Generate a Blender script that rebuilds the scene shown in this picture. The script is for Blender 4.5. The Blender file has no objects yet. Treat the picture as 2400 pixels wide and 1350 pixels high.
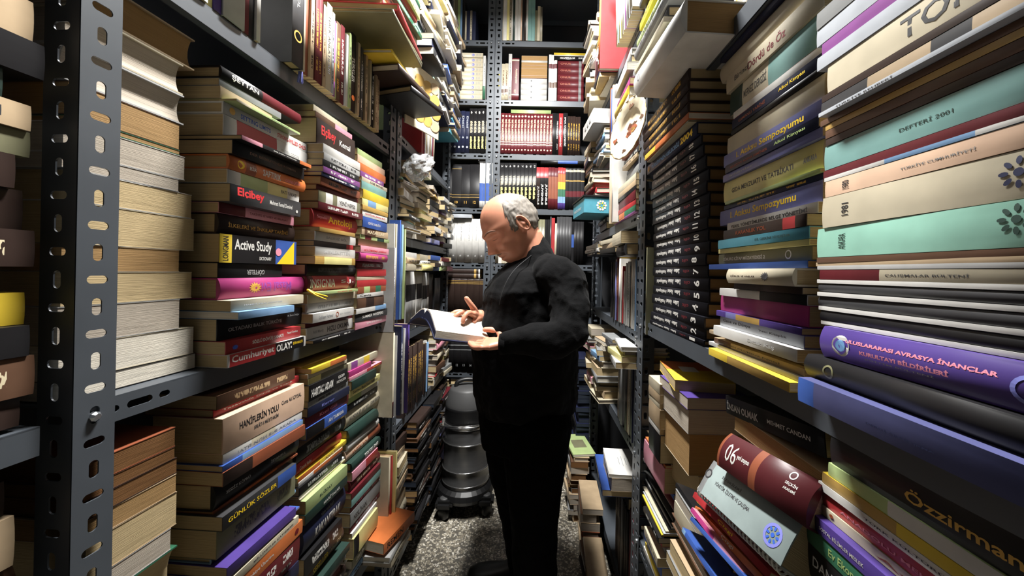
import bpy, bmesh, math, random
from mathutils import Vector, Matrix, noise
SC = bpy.context.scene
COL = SC.collection
R = random.Random(7)
V = Vector

# ---------------- camera, exposure, light ----------------
F, VX, VY, CH, ROLL = 867.0, 1245.0, 637.0, 1.30, math.radians(1.15)
cd = bpy.data.cameras.new('camera'); cam = bpy.data.objects.new('camera', cd); COL.objects.link(cam)
cd.sensor_width = 36; cd.lens = F / 2400 * 36; cd.clip_start = 0.02
cd.shift_x = -(VX - 1200) / 2400; cd.shift_y = (VY - 675) / 2400
ca, sa = math.cos(ROLL), math.sin(ROLL)
RIGHT, UP, FWD = V((ca, 0, sa)), V((-sa, 0, ca)), V((0, 1, 0))
cam.matrix_world = Matrix(((RIGHT.x, UP.x, 0, 0), (0, 0, -1, 0), (RIGHT.z, UP.z, 0, CH), (0, 0, 0, 1)))
SC.camera = cam
SC.view_settings.view_transform = 'Standard'; SC.view_settings.look = 'None'
SC.view_settings.gamma = 1; SC.view_settings.use_curve_mapping = False
SC.view_settings.exposure = 0.47
wd = bpy.data.worlds.new('world'); SC.world = wd; wd.use_nodes = True
wd.node_tree.nodes['Background'].inputs[0].default_value = (1, .95, .88, 1)
wd.node_tree.nodes['Background'].inputs[1].default_value = 0.035
def area(name, loc, sx, sy, power, col=(1, .97, .93)):
    l = bpy.data.lights.new(name, 'AREA'); l.shape = 'RECTANGLE'; l.size = sx; l.size_y = sy
    l.energy = power; l.color = col
    o = bpy.data.objects.new(name, l); o.location = loc; COL.objects.link(o); return o
LAMPS = [(-.05, 1.12, 2.98, 1.0)]
for lx, ly, lz, k in LAMPS:
    area('lamp_light', (lx, ly, lz - .012), .14, .55, 105 * k, (1, .985, .96))

def W(px, py, D):
    """world point that the photo shows at px,py at distance D along the aisle"""
    return V((0, 0, CH)) + FWD * D + RIGHT * ((px - VX) / F * D) + UP * ((VY - py) / F * D)

# ---------------- colours and materials ----------------
def lin(c):
    return tuple((x / 255 / 12.92 if x / 255 <= .04045 else ((x / 255 + .055) / 1.055) ** 2.4) for x in c)
PAL = {  # code: (rgb, words)
 'blk': ((24, 23, 25), 'black'), 'dgr': ((58, 58, 60), 'dark grey'), 'gry': ((128, 130, 130), 'grey'), 'lgr': ((176, 176, 174), 'light grey'),
 'wht': ((208, 206, 200), 'white'), 'crm': ((196, 184, 154), 'cream'), 'tan': ((186, 158, 120), 'tan'), 'brn': ((98, 66, 46), 'brown'),
 'dbr': ((52, 36, 30), 'dark brown'), 'red': ((188, 38, 42), 'red'), 'dre': ((104, 24, 32), 'dark red'), 'org': ((216, 106, 40), 'orange'),
 'yel': ((234, 196, 34), 'yellow'), 'lye': ((230, 218, 130), 'pale yellow'), 'gld': ((188, 146, 62), 'golden'), 'grn': ((44, 112, 78), 'green'),
 'lgn': ((170, 194, 120), 'light green'), 'dgn': ((34, 60, 52), 'dark green'), 'mnt': ((140, 204, 180), 'mint green'), 'tea': ((112, 164, 158), 'teal'),
 'blu': ((44, 84, 176), 'blue'), 'lbl': ((112, 158, 206), 'light blue'), 'nav': ((28, 34, 66), 'navy'), 'lil': ((112, 116, 184), 'lilac blue'),
 'pur': ((72, 48, 140), 'purple'), 'vio': ((134, 62, 140), 'violet'), 'mag': ((186, 44, 120), 'magenta'), 'pnk': ((226, 140, 160), 'pink'),
 'pch': ((226, 184, 150), 'peach'), 'olv': ((118, 116, 84), 'olive'), 'sil': ((170, 176, 184), 'silvery'), 'crg': ((168, 160, 134), 'drab cream'),
 'rus': ((150, 72, 40), 'rust brown'), 'ltl': ((70, 160, 184), 'turquoise'),
 'tgr': ((150, 168, 166), 'pale grey-green'), 'dli': ((78, 82, 138), 'dusky blue'), 'bnv': ((20, 21, 32), 'blue-black'), 'mar': ((84, 20, 26), 'maroon')}
MC = {}
def mat(key, rgb, rough=.5, metal=0.0, spec=.5, fn=None, coat=0.0):
    if key in MC: return MC[key]
    m = bpy.data.materials.new(key); m.use_nodes = True; nt = m.node_tree; b = nt.nodes['Principled BSDF']
    b.inputs['Base Color'].default_value = (*lin(rgb), 1); b.inputs['Roughness'].default_value = rough
    b.inputs['Metallic'].default_value = metal; b.inputs['Specular IOR Level'].default_value = spec
    b.inputs['Coat Weight'].default_value = coat
    if fn: fn(nt, b)
    MC[key] = m; return m
def N(nt, t, **kw):
    n = nt.nodes.new(t)
    for k, v in kw.items():
        if k in n.inputs: n.inputs[k].default_value = v
        else: setattr(n, k, v)
    return n
def noisy(nt, b, rgb, scale, amt, bump=0, coord='Object', stretch=(1, 1, 1), detail=4):
    tc = N(nt, 'ShaderNodeTexCoord'); mp = N(nt, 'ShaderNodeMapping'); mp.inputs['Scale'].default_value = stretch
    nz = N(nt, 'ShaderNodeTexNoise', Scale=scale, Detail=detail)
    nt.links.new(tc.outputs[coord], mp.inputs[0]); nt.links.new(mp.outputs[0], nz.inputs['Vector'])
    mx = N(nt, 'ShaderNodeMix', data_type='RGBA')
    c = lin(rgb); mx.inputs[6].default_value = (*[x * (1 - amt) for x in c], 1); mx.inputs[7].default_value = (*[min(1, x * (1 + amt)) for x in c], 1)
    nt.links.new(nz.outputs[0], mx.inputs[0]); nt.links.new(mx.outputs[2], b.inputs['Base Color'])
    if bump:
        bp = N(nt, 'ShaderNodeBump', Strength=bump, Distance=.002); nt.links.new(nz.outputs[0], bp.inputs['Height'])
        nt.links.new(bp.outputs[0], b.inputs['Normal'])
    return nz, mx
def coverm(code, ink=None, rough=None):
    """book cover; ink = a worn, illegible line of print along the spine"""
    rgb = PAL[code][0]; lu = sum(rgb) / 3; rgb = tuple((x * .8 + lu * .2) * .94 for x in rgb); key = 'cover_%s_%s_%s' % (code, ink, rough)
    def fn(nt, b):
        tc = N(nt, 'ShaderNodeTexCoord')
        nz = N(nt, 'ShaderNodeTexNoise', Scale=22.0, Detail=5.0); nt.links.new(tc.outputs['Object'], nz.inputs['Vector'])
        mx = N(nt, 'ShaderNodeMix', data_type='RGBA'); c = lin(rgb)
        mx.inputs[6].default_value = (*[x * .72 for x in c], 1); mx.inputs[7].default_value = (*[min(1, x * 1.25 + .004) for x in c], 1)
        nt.links.new(nz.outputs[0], mx.inputs[0]); out = mx.outputs[2]
        if ink:
            sp = N(nt, 'ShaderNodeSeparateXYZ'); nt.links.new(tc.outputs['Generated'], sp.inputs[0])
            def M(op, a, bv, c=None):
                n = N(nt, 'ShaderNodeMath', operation=op)
                for i, v in enumerate((a, bv)):
                    if isinstance(v, (int, float)): n.inputs[i].default_value = v
                    elif v is not None: nt.links.new(v, n.inputs[i])
                return n.outputs[0]
            zc = M('ABSOLUTE', M('SUBTRACT', sp.outputs[2], .5), None)
            mk = M('MULTIPLY', M('LESS_THAN', zc, .2), M('LESS_THAN', sp.outputs[0], .1))
            # print runs in two lengths: title and author
            y = sp.outputs[1]
            t1 = M('MULTIPLY', M('GREATER_THAN', y, .38), M('LESS_THAN', y, .82))
            t2 = M('MULTIPLY', M('GREATER_THAN', y, .12), M('LESS_THAN', y, .28))
            mk = M('MULTIPLY', mk, M('MAXIMUM', t1, t2))
            mp = N(nt, 'ShaderNodeMapping'); mp.inputs['Scale'].default_value = (0, 300, 110)
            n2 = N(nt, 'ShaderNodeTexNoise', Scale=1.0, Detail=1.0)
            oi = N(nt, 'ShaderNodeObjectInfo'); ad = N(nt, 'ShaderNodeVectorMath', operation='ADD')
            nt.links.new(tc.outputs['Object'], mp.inputs[0]); nt.links.new(mp.outputs[0], ad.inputs[0])
            cx = N(nt, 'ShaderNodeMath', operation='MULTIPLY'); cx.inputs[1].default_value = 77; nt.links.new(oi.outputs['Random'], cx.inputs[0])
            nt.links.new(cx.outputs[0], ad.inputs[1]); nt.links.new(ad.outputs[0], n2.inputs['Vector'])
            mk = M('MULTIPLY', mk, M('GREATER_THAN', n2.outputs[0], .47))
            m2 = N(nt, 'ShaderNodeMix', data_type='RGBA'); m2.inputs[7].default_value = (*lin(PAL[ink][0]), 1)
            nt.links.new(mk, m2.inputs[0]); nt.links.new(out, m2.inputs[6]); out = m2.outputs[2]
        nt.links.new(out, b.inputs['Base Color'])
        bp = N(nt, 'ShaderNodeBump', Strength=.12, Distance=.001); nt.links.new(nz.outputs[0], bp.inputs['Height']); nt.links.new(bp.outputs[0], b.inputs['Normal'])
    return mat(key, rgb, rough if rough is not None else .4, spec=.28 if sum(rgb) < 200 else .45, fn=fn)
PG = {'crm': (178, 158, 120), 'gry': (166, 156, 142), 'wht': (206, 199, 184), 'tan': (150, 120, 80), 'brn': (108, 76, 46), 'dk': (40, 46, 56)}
def paper(code):
    rgb = PG[code]
    def fn(nt, b):
        nz, mx = noisy(nt, b, rgb, 1.0, .32, bump=.5, stretch=(6, 6, 1500), detail=3)
    return mat('paper_' + code, rgb, .85, spec=.15, fn=fn)
def plain(code, rough=.5): return mat('ink_%s' % code, PAL[code][0], rough)
def paint(nt, b): noisy(nt, b, (74, 79, 85), 9, .25, bump=.08)
STEEL = mat('grey_painted_steel', (74, 79, 85), .42, .1, fn=paint)
BOLT = mat('zinc_bolt', (176, 180, 184), .3, .9)

# ---------------- object helpers ----------------
def link(name, me, parent=None, M=None):
    o = bpy.data.objects.new(name, me); COL.objects.link(o)
    if parent is not None: o.parent = parent
    if M is not None: o.matrix_local = M
    return o
def mesh(name, vs, fs, mats=(), idx=None, smooth=None):
    me = bpy.data.meshes.new(name); me.from_pydata([tuple(v) for v in vs], [], fs)
    for m in mats: me.materials.append(m)
    if idx: me.polygons.foreach_set('material_index', idx)
    if smooth is True: me.polygons.foreach_set('use_smooth', [True] * len(me.polygons))
    elif smooth: me.polygons.foreach_set('use_smooth', smooth)
    me.update(); return me
def bmobj(name, bm, m, parent=None, smooth=False, M=None):
    bmesh.ops.recalc_face_normals(bm, faces=bm.faces)
    me = bpy.data.meshes.new(name); bm.to_mesh(me); bm.free()
    if m: me.materials.append(m)
    if smooth: me.polygons.foreach_set('use_smooth', [True] * len(me.polygons))
    return link(name, me, parent, M)
def tag(o, label, cat, group=None):
    o['label'] = label; o['category'] = cat
    if group: o['group'] = group
    return o
def struct(o): o['kind'] = 'structure'; return o
def empty(name, loc): 
    o = bpy.data.objects.new(name, None); o.location = loc; o.empty_display_size = .05; COL.objects.link(o); return o
def bbox(bm, c, s, M=None, bev=0):
    r = bmesh.ops.create_cube(bm, size=1); vs = r['verts']
    T = Matrix.Translation(c) @ Matrix.Diagonal((*s, 1)); T = (M @ T) if M else T
    bmesh.ops.transform(bm, matrix=T, verts=vs)
    if bev: bmesh.ops.bevel(bm, geom=list({e for v in vs for e in v.link_edges}), offset=bev, segments=2, affect='EDGES')
    return vs
def lathe(bm, prof, seg=40, M=None, closed=True):
    rings = []
    for r, z in prof:
        ring = [bm.verts.new(V((r * math.cos(2 * math.pi * i / seg), r * math.sin(2 * math.pi * i / seg), z))) for i in range(seg)]
        rings.append(ring)
    for a, b in zip(rings, rings[1:]):
        for i in range(seg): bm.faces.new((a[i], a[(i + 1) % seg], b[(i + 1) % seg], b[i]))
    if closed: bm.faces.new(rings[0][::-1]); bm.faces.new(rings[-1])
    if M is not None: bmesh.ops.transform(bm, matrix=M, verts=[v for r in rings for v in r])
def loft(bm, rings, cap=True):
    """rings: lists of points, same length"""
    rr = [[bm.verts.new(p) for p in r] for r in rings]
    n = len(rr[0])
    for a, b in zip(rr, rr[1:]):
        for i in range(n): bm.faces.new((a[i], a[(i + 1) % n], b[(i + 1) % n], b[i]))
    if cap: bm.faces.new(rr[0][::-1]); bm.faces.new(rr[-1])
def ell(c, A, B, n=24, e=1.0):
    out = []
    for i in range(n):
        t = 2 * math.pi * i / n; x, y = math.cos(t), math.sin(t)
        out.append(c + A * (abs(x) ** e * (1 if x > 0 else -1)) + B * (abs(y) ** e * (1 if y > 0 else -1)))
    return out
def tube(bm, pts, rads, n=14, flat=1.0, roundcap=True):
    """tapered limb through points; rounded ends"""
    pts = [V(p) for p in pts]
    if roundcap:
        d0 = (pts[0] - pts[1]).normalized(); d1 = (pts[-1] - pts[-2]).normalized()
        pts = [pts[0] + d0 * rads[0] * .85, pts[0] + d0 * rads[0] * .5] + pts + [pts[-1] + d1 * rads[-1] * .5, pts[-1] + d1 * rads[-1] * .85]
        rads = [rads[0] * .35, rads[0] * .8] + list(rads) + [rads[-1] * .8, rads[-1] * .35]
    prev = None; rings = []
    for i, p in enumerate(pts):
        t = (pts[min(i + 1, len(pts) - 1)] - pts[max(i - 1, 0)]).normalized()
        ref = prev if prev else (V((0, 0, 1)) if abs(t.z) < .9 else V((1, 0, 0)))
        b = (ref - t * ref.dot(t)).normalized(); a = t.cross(b); prev = b
        rings.append(ell(p, a * rads[i] * flat, b * rads[i], n))
    loft(bm, rings)
def smoothpts(pts, rads, k=4):
    """Catmull-Rom resampling"""
    pts = [V(p) for p in pts]; P = [pts[0]] + pts + [pts[-1]]; Q = [rads[0]] + list(rads) + [rads[-1]]
    op, orr = [], []
    for i in range(1, len(P) - 2):
        for j in range(k):
            t = j / k
            f = lambda a, b, c, d: .5 * ((2 * b) + (c - a) * t + (2 * a - 5 * b + 4 * c - d) * t * t + (3 * b - a - 3 * c + d) * t ** 3)
            op.append(f(P[i - 1], P[i], P[i + 1], P[i + 2])); orr.append(f(Q[i - 1], Q[i], Q[i + 1], Q[i + 2]))
    op.append(pts[-1]); orr.append(rads[-1]); return op, orr

# ---------------- lettering ----------------
TC = {}
def textmesh(s, bold=0.0, cut=None):
    k = (s, bold, cut)
    if k not in TC:
        c = bpy.data.curves.new('t', 'FONT'); c.body = s; c.align_x = 'LEFT'; c.resolution_u = 2; c.offset = bold
        o = bpy.data.objects.new('t', c); me = bpy.data.meshes.new_from_object(o)
        if cut is not None:
            bm = bmesh.new(); bm.from_mesh(me); lo = min(v.co[cut] for v in bm.verts); hi = max(v.co[cut] for v in bm.verts)
            no = V((1, 0, 0)) if cut == 0 else V((0, 1, 0))
            for q in range(1, 8): bmesh.ops.bisect_plane(bm, geom=bm.verts[:] + bm.edges[:] + bm.faces[:], plane_co=no * (lo + (hi - lo) * q / 8), plane_no=no)
            bm.to_mesh(me); bm.free()
        vs = [v.co.copy() for v in me.vertices]; fs = [tuple(p.vertices) for p in me.polygons]
        bpy.data.objects.remove(o); bpy.data.curves.remove(c); bpy.data.meshes.remove(me)
        x0, x1 = min(v.x for v in vs), max(v.x for v in vs); y0, y1 = min(v.y for v in vs), max(v.y for v in vs)
        TC[k] = ([((v.x - x0) / (x1 - x0), (v.y - y0) / (y1 - y0)) for v in vs], fs)
    return TC[k]

# ---------------- books ----------------
CNT = {}
def book(M, T, H, Wd, code, kind='paperback_book', hard=False, pg='crm', ink=None, bands=(), texts=(), marks=(), curve=None, headpg=None, rough=None):
    """local: x spine->fore-edge, y height (-H/2..H/2), z thickness 0..T; M places it"""
    c = .0025 if hard else .0009
    c = min(c, T * .2)
    b = (.16 * T if hard else .03 * T) if curve is None else curve * T
    ns = 14 if b > .1 * T else (6 if b > .035 * T else 4)
    sx = lambda z: b * (2 * z / T - 1) ** 2
    prof = [(Wd, 0.0), (b, 0.0)] + [(sx(T * i / ns), T * i / ns) for i in range(ns + 1)] + [(b, T), (Wd, T), (Wd, T - c), (b + c, T - c), (b + c, c), (Wd, c)]
    npf = len(prof)
    cuts = sorted({-H / 2, H / 2} | {H / 2 - f * H for bd in bands for f in bd[:2] if 0 < f < 1})
    mats = [coverm(code, ink, rough)]; codes = [code]
    for bd in bands:
        if bd[2] not in codes: codes.append(bd[2]); mats.append(coverm(bd[2], None, rough))
    vs, fs, mi, sm = [], [], [], []
    for y in cuts: vs += [(x, y, z) for x, z in prof]
    for k in range(len(cuts) - 1):
        ym = (cuts[k] + cuts[k + 1]) / 2; fr = (H / 2 - ym) / H; m = 0
        for bd in bands:
            if bd[0] <= fr <= bd[1]: m = codes.index(bd[2])
        for i in range(npf):
            j = (i + 1) % npf
            if i in (1, ns + 2): continue
            fs.append((k * npf + i, k * npf + j, (k + 1) * npf + j, (k + 1) * npf + i))
            sp = 2 <= i <= ns + 1; mi.append(m if sp else 0); sm.append(sp)
    o2 = (len(cuts) - 1) * npf
    cap = [i for i in range(npf) if i not in (1, ns + 3)]; fs.append(tuple(cap)[::-1]); fs.append(tuple(o2 + i for i in cap)); mi += [0, 0]; sm += [False, False]
    root = link(kind, mesh(kind, vs, [f[::-1] for f in fs], mats, mi, sm), None, M)
    # page block
    g = .003 if hard else .0004; y0, y1 = -H / 2 + g, H / 2 - g
    x0 = b + c * 1.02; x1 = Wd - (.004 if hard else .0006); z0, z1 = c * 1.01, T - c * 1.01
    nf = 5 if hard and T > .015 else 1
    pp = [(x0, z0)] + [(x1 - (.12 * T * (1 - (2 * i / nf - 1) ** 2) if nf > 1 else 0), z0 + (z1 - z0) * i / nf) for i in range(nf + 1)] + [(x0, z1)]
    n = len(pp); pv = [(x, y0, z) for x, z in pp] + [(x, y1, z) for x, z in pp]
    pf = [(i, i + n, (i + 1) % n + n, (i + 1) % n) for i in range(n)] + [tuple(range(n)), tuple(range(n, 2 * n))[::-1]]
    link('page_block', mesh('page_block', pv, pf, [paper(pg)]), root)
    # lettering: (text, f0, f1, zc, hfrac, ink, flip, bold)
    for t in texts:
        s, f0, f1, zc, hf, ik = t[:6]; flip = t[6] if len(t) > 6 else 0; bold = t[7] if len(t) > 7 else .012
        turn = len(t) > 8 and t[8]
        tv, tf = textmesh(s, bold, (0 if turn else 1) if b > .05 * T else None); L = (f1 - f0) * H; hh = hf * T; out = []
        for x, y in tv:
            if turn:   # characters stand upright across a lying spine
                yy = H / 2 - (f0 * H + ((1 - y) if not flip else y) * L); zz = zc * T + (x - .5) * hh * (-1 if flip else 1)
            else:
                if flip: x, y = 1 - x, 1 - y
                yy = H / 2 - (f0 * H + x * L); zz = zc * T + (y - .5) * hh
            out.append((sx(zz) - .0002, yy, zz))
        link('spine_title', mesh('spine_title', out, [f[::-1] for f in tf], [plain(ik)]), root)
    # marks: (f, zc, rfrac, ink, shape, where)
    for f, zc, rf, ik, shp in marks:
        r = rf * T; yy = H / 2 - f * H; zz0 = zc * T; mv, mf = [], []
        def disc(cy, cz, ra, rb, n=20):
            s = len(mv)
            if rb > 0:
                for i in range(n):
                    t = 2 * math.pi * i / n
                    mv.append((cy + ra * math.cos(t), cz + ra * math.sin(t))); mv.append((cy + rb * math.cos(t), cz + rb * math.sin(t)))
                for i in range(n):
                    j = (i + 1) % n; mf.append((s + 2 * i, s + 2 * j, s + 2 * j + 1, s + 2 * i + 1))
            else:
                for i in range(n):
                    t = 2 * math.pi * i / n; mv.append((cy + ra * math.cos(t), cz + ra * math.sin(t)))
                mf.append(tuple(range(s, s + n)))
        if shp == 'ring': disc(0, 0, r, r * .72)
        elif shp == 'disc': disc(0, 0, r, 0)
        elif shp == 'flower':
            disc(0, 0, r * .26, 0, 12)
            for k in range(8):
                a = 2 * math.pi * k / 8; cx, cz = r * .72 * math.cos(a), r * .72 * math.sin(a); s = len(mv)
                for i in range(10):
                    t = 2 * math.pi * i / 10; px, pz = r * .26 * math.cos(t), r * .15 * math.sin(t)
                    mv.append((cx + px * math.cos(a) - pz * math.sin(a), cz + px * math.sin(a) + pz * math.cos(a)))
                mf.append(tuple(range(s, s + 10)))
        elif shp == 'tri': mv += [(-r, -r), (r, -r), (r, r)]; mf.append((0, 1, 2))
        elif shp == 'splash':
            s = len(mv)
            for i in range(26):
                t = 2 * math.pi * i / 26; q = r * (1 if i % 2 else .6); mv.append((q * 1.4 * math.cos(t), q * math.sin(t)))
            mf.append(tuple(range(26)))
        link('spine_emblem', mesh('spine_emblem', [(sx(min(max(zz0 + z, 0), T)) - .0005, yy - y, zz0 + z) for y, z in mv], mf, [plain(ik)]), root)
    return root

ORD = ['', 'first', 'second', 'third', 'fourth', 'fifth', 'sixth', 'seventh', 'eighth', 'ninth', 'tenth', 'eleventh', 'twelfth', 'thirteenth', 'fourteenth',
       'fifteenth', 'sixteenth', 'seventeenth', 'eighteenth', 'nineteenth', 'twentieth']
def ordn(n):
    if n <= 20: return ORD[n]
    return {20: 'twenty', 30: 'thirty', 40: 'forty'}[n // 10 * 10] + '-' + ORD[n % 10] if n % 10 else {30: 'thirtieth', 40: 'fortieth'}[n]
KW = {'paperback_book': 'paperback', 'hardcover_book': 'hardback', 'encyclopedia_volume': 'volume', 'magazine': 'magazine', 'spiral_notebook': 'ring-bound book', 'booklet': 'thin booklet', 'thick_book': 'thick book'}
KC = {'paperback_book': 'book', 'hardcover_book': 'book', 'encyclopedia_volume': 'book', 'magazine': 'magazine', 'spiral_notebook': 'notebook', 'booklet': 'booklet', 'thick_book': 'book'}
def lab(o, code, kind, pos, place, group, extra=''):
    ex0 = (' ' + extra) if extra else ''
    if len(('%s %s%s %s %s' % (PAL[code][1], KW[kind], ex0, pos, place)).split()) > 16: extra = ''
    w = '%s %s%s, %s %s' % (PAL[code][1], KW[kind], (' ' + extra) if extra else '', pos, place)
    tag(o, ' '.join(w.split()), KC[kind], group)

class Face:
    """a shelf front: A (near end) to B (far end) on plan, aisle-facing normal n"""
    def __init__(s, A, B, side):
        s.A = V((*A, 0)); d = V((*B, 0)) - s.A; s.L = d.length; s.u = d.normalized()
        s.n = V((s.u.y, -s.u.x, 0)) * (1 if side == 'L' else -1)
        if side == 'B': s.n = V((0, -1, 0))
        s.side = side
    def pt(s, u, p, z): return s.A + s.u * u + s.n * p + V((0, 0, z))
    def hit(s, px, py, p=0):
        o = V((0, 0, CH)); d = W(px, py, 1) - o; q = s.A + s.n * p
        t = (q - o).dot(s.n) / d.dot(s.n); h = o + d * t
        return (h - s.A).dot(s.u), h.z
    def p_at(s, px, py, u):  # protrusion whose point at distance u is seen at px
        lo, hi = -.2, .25
        for _ in range(30):
            m = (lo + hi) / 2; uu, _z = s.hit(px, py, m)
            if uu > u: lo = m
            else: hi = m
        return (lo + hi) / 2
def lieM(f, u, p, z, yaw=0, pages_out=False, Wd=0):
    X = -f.n; Z = V((0, 0, 1))
    if pages_out: X = f.n
    Y = Z.cross(X)
    m = Matrix((X, Y, Z)).transposed().to_4x4()
    m = Matrix.Rotation(yaw, 4, 'Z') @ m
    base = f.pt(u, p, z)
    if pages_out: base = base - f.n * Wd
    m.translation = base; return m
def stM(f, u, p, z, H, lean=0, yaw=0):
    """standing; u = near edge of thickness"""
    X = -f.n; Y = V((0, 0, 1)); Z = X.cross(Y); s = 1
    uu = u
    if Z.dot(f.u) < 0: s = -1
    m = Matrix((X, Y, Z)).transposed().to_4x4()
    m = Matrix.Rotation(yaw, 4, 'Z') @ Matrix.Rotation(lean, 4, f.n) @ m
    m.translation = f.pt(uu, p, z + H / 2); return m, s

def parse(line):
    """'1' ytop xl xr colour [key=value ...]"""
    t = line.split('|'); h = t[0].split(); d = dict(ytop=float(h[0]), xl=float(h[1]), xr=float(h[2]), c=h[3])
    for q in h[4:]:
        if '=' in q: k, v = q.split('='); d[k] = v
        else: d[q] = True
    d['texts'] = []; d['bands'] = []; d['marks'] = []
    for q in t[1:]:
        q = q.strip(); typ, rest = q[0], q[2:]
        if typ == 't':
            a = rest.split(';'); nums = [float(x) for x in a[1].split()]
            ik = a[2].strip(); flip = 'flip' in a[3] if len(a) > 3 else False
            d['texts'].append((a[0], nums[0], nums[1], nums[2], nums[3], ik, flip, nums[4] if len(nums) > 4 else .012, (len(a) > 3 and 'turn' in a[3])))
        elif typ == 'b':
            a = rest.split(); d['bands'].append((float(a[0]), float(a[1]), a[2]))
        elif typ == 'm':
            a = rest.split(); d['marks'].append((float(a[0]), float(a[1]), float(a[2]), a[3], a[4]))
    return d
def kindof(T, hard): return 'hardcover_book' if hard else ('booklet' if T < .0135 else 'paperback_book')
def bargs(d, T=.02):
    hard = bool(d.get('hard')); kind = d.get('kind') or kindof(T, hard)
    return dict(code=d['c'], kind=kind, hard=hard, pg=d.get('pg', 'crm'), ink=None if d['texts'] else d.get('ink'), bands=d['bands'],
                texts=d['texts'], marks=d['marks'], curve=float(d['curve']) if 'curve' in d else None)
def stack_px(f, refx, z0, lines, place, group, u_near=None, near='l', wd=.14, p0=0.0, pages_out=False, pl=(-.05, .07)):
    """books lying flat, bottom to top, read off the photo: ytop at column refx, ends xl/xr"""
    z = z0; n = 0
    lines = [l for l in lines.strip().split('\n') if l.strip()]
    for l in lines:
        d = parse(l)
        nx, fx = (d['xl'], d['xr']) if near == 'l' else (d['xr'], d['xl'])
        if u_near is not None:
            un = u_near + R.uniform(-.002, .004); p = max(pl[0], min(pl[1], f.p_at(nx, d['ytop'], un)))
        else:
            p = p0 + R.uniform(-.004, .004); un = f.hit(nx, d['ytop'], p)[0]
        T = max(.005, f.hit(refx, d['ytop'], p)[1] - z)
        uf = f.hit(fx, d['ytop'], p)[0]; H = max(.09, min(.34, uf - un))
        w = float(d.get('w', wd)) + R.uniform(-.01, .008)
        yaw = math.radians(float(d.get('yaw', R.uniform(-.8, .8))))
        n += 1
        a = bargs(d, T); M = lieM(f, un + H / 2, p, z + .0002, yaw, pages_out, w)
        o = book(M, T - .0006, H, w, **a)
        ex = ''
        if d.get('say'): ex = d['say'].replace('_', ' ')
        lab(o, d['c'], a['kind'], ordn(n) + ' from bottom', place, group, ex)
        z = z + T
    return z
def stack(f, u, L, z0, z1, cols, place, group, p=0.0, wd=.15, tvar=(.014, .04), pv=.015, hard=.3, pages_out=0.0, lv=.03, yawv=2.0, side_out=0, pgc='crm crm wht gry'):
    """a heap of lying books filling z0..z1 at distance u along the shelf; cols cycles"""
    z = z0; n = 0; cols = cols.split()
    while z < z1 - tvar[0]:
        c = cols[n % len(cols)]; ink = None
        if ':' in c: c, ink = c.split(':')
        T = R.uniform(*tvar); T = min(T, z1 - z)
        H = L + R.uniform(-lv, 0); w = wd + R.uniform(-.02, .01); po = R.random() < pages_out
        h = R.random() < hard; n += 1
        kind = kindof(T, h)
        M = lieM(f, u + L / 2 + R.uniform(-.5, .5) * (L - H), p + R.uniform(-pv, pv), z + .0002, math.radians(R.uniform(-yawv, yawv)), po, w)
        if side_out:
            M = lieM(f, u + L / 2, p + R.uniform(-pv, pv), z + .0002, 0, False, w)
            if f.side != 'L': M = M @ Matrix.Translation((H / 2, (w / 2), 0)) @ Matrix.Rotation(-math.pi / 2 + math.radians(R.uniform(-5, 5)), 4, 'Z')
            else: M = M @ Matrix.Translation((H / 2, -w / 2, 0)) @ Matrix.Rotation(math.pi / 2 + math.radians(R.uniform(-5, 5)), 4, 'Z')
        o = book(M, T - .0006, H, w, c, kind, h, R.choice(pgc.split()), ink=ink or R.choice([None, 'wht' if sum(PAL[c][0]) < 330 else 'dgr']))
        lab(o, c, kind, ordn(n) + ' from bottom', place, group)
        z += T
    return z
def row(f, u0, z, items, place, group, p=0.0, wd=.15, kind=None, hard=False, gap=.0008, lean=0, pg='crm', far=1, wordpos='from near end', count0=0):
    """standing books; items: 'col[:ink] thickness height' triples separated by commas, xN repeats"""
    u = u0; n = count0
    for it in items.split(','):
        a = it.split('|'); q = a[0].split(); rep = 1
        if q[-1][0] == 'x': rep = int(q[-1][1:]); q = q[:-1]
        c = q[0]; ink = None
        if ':' in c: c, ink = c.split(':')
        T, H = float(q[1]), float(q[2]); ex = q[3:]
        for r in range(rep):
            t = T * R.uniform(.93, 1.05) if rep == 1 or 'v' in ex else T
            hh = H * (R.uniform(.93, 1.03) if 'v' in ex else 1)
            n += 1; d = parse('0 0 0 ' + c + ('|' + '|'.join(a[1:]) if len(a) > 1 else ''))
            tx = [(str(n) if s[0] == '#' else str(n + int(s[0][1:])) if s[0][0] == '@' else s[0],) + tuple(s[1:]) for s in d['texts']]
            hd = hard or 'h' in ex
            k = kind or kindof(t, hd)
            le = lean + (math.radians(R.uniform(-.6, .6)) if 'v' in ex else 0)
            pp = p + R.uniform(-.006, .004)
            M, s = stM(f, u if True else 0, pp, z + .0003, hh, le)
            if s < 0: M = M @ Matrix.Translation((0, 0, -t))
            o = book(M, t, hh, wd + R.uniform(-.01, .01), c, k, hd, pg, ink=None if tx else ink, bands=d['bands'], texts=tx, marks=d['marks'], curve=None if not hd else .03)
            lab(o, c, k, ordn(n) + ' ' + wordpos, place, group)
            u += t + gap
    return u

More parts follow.
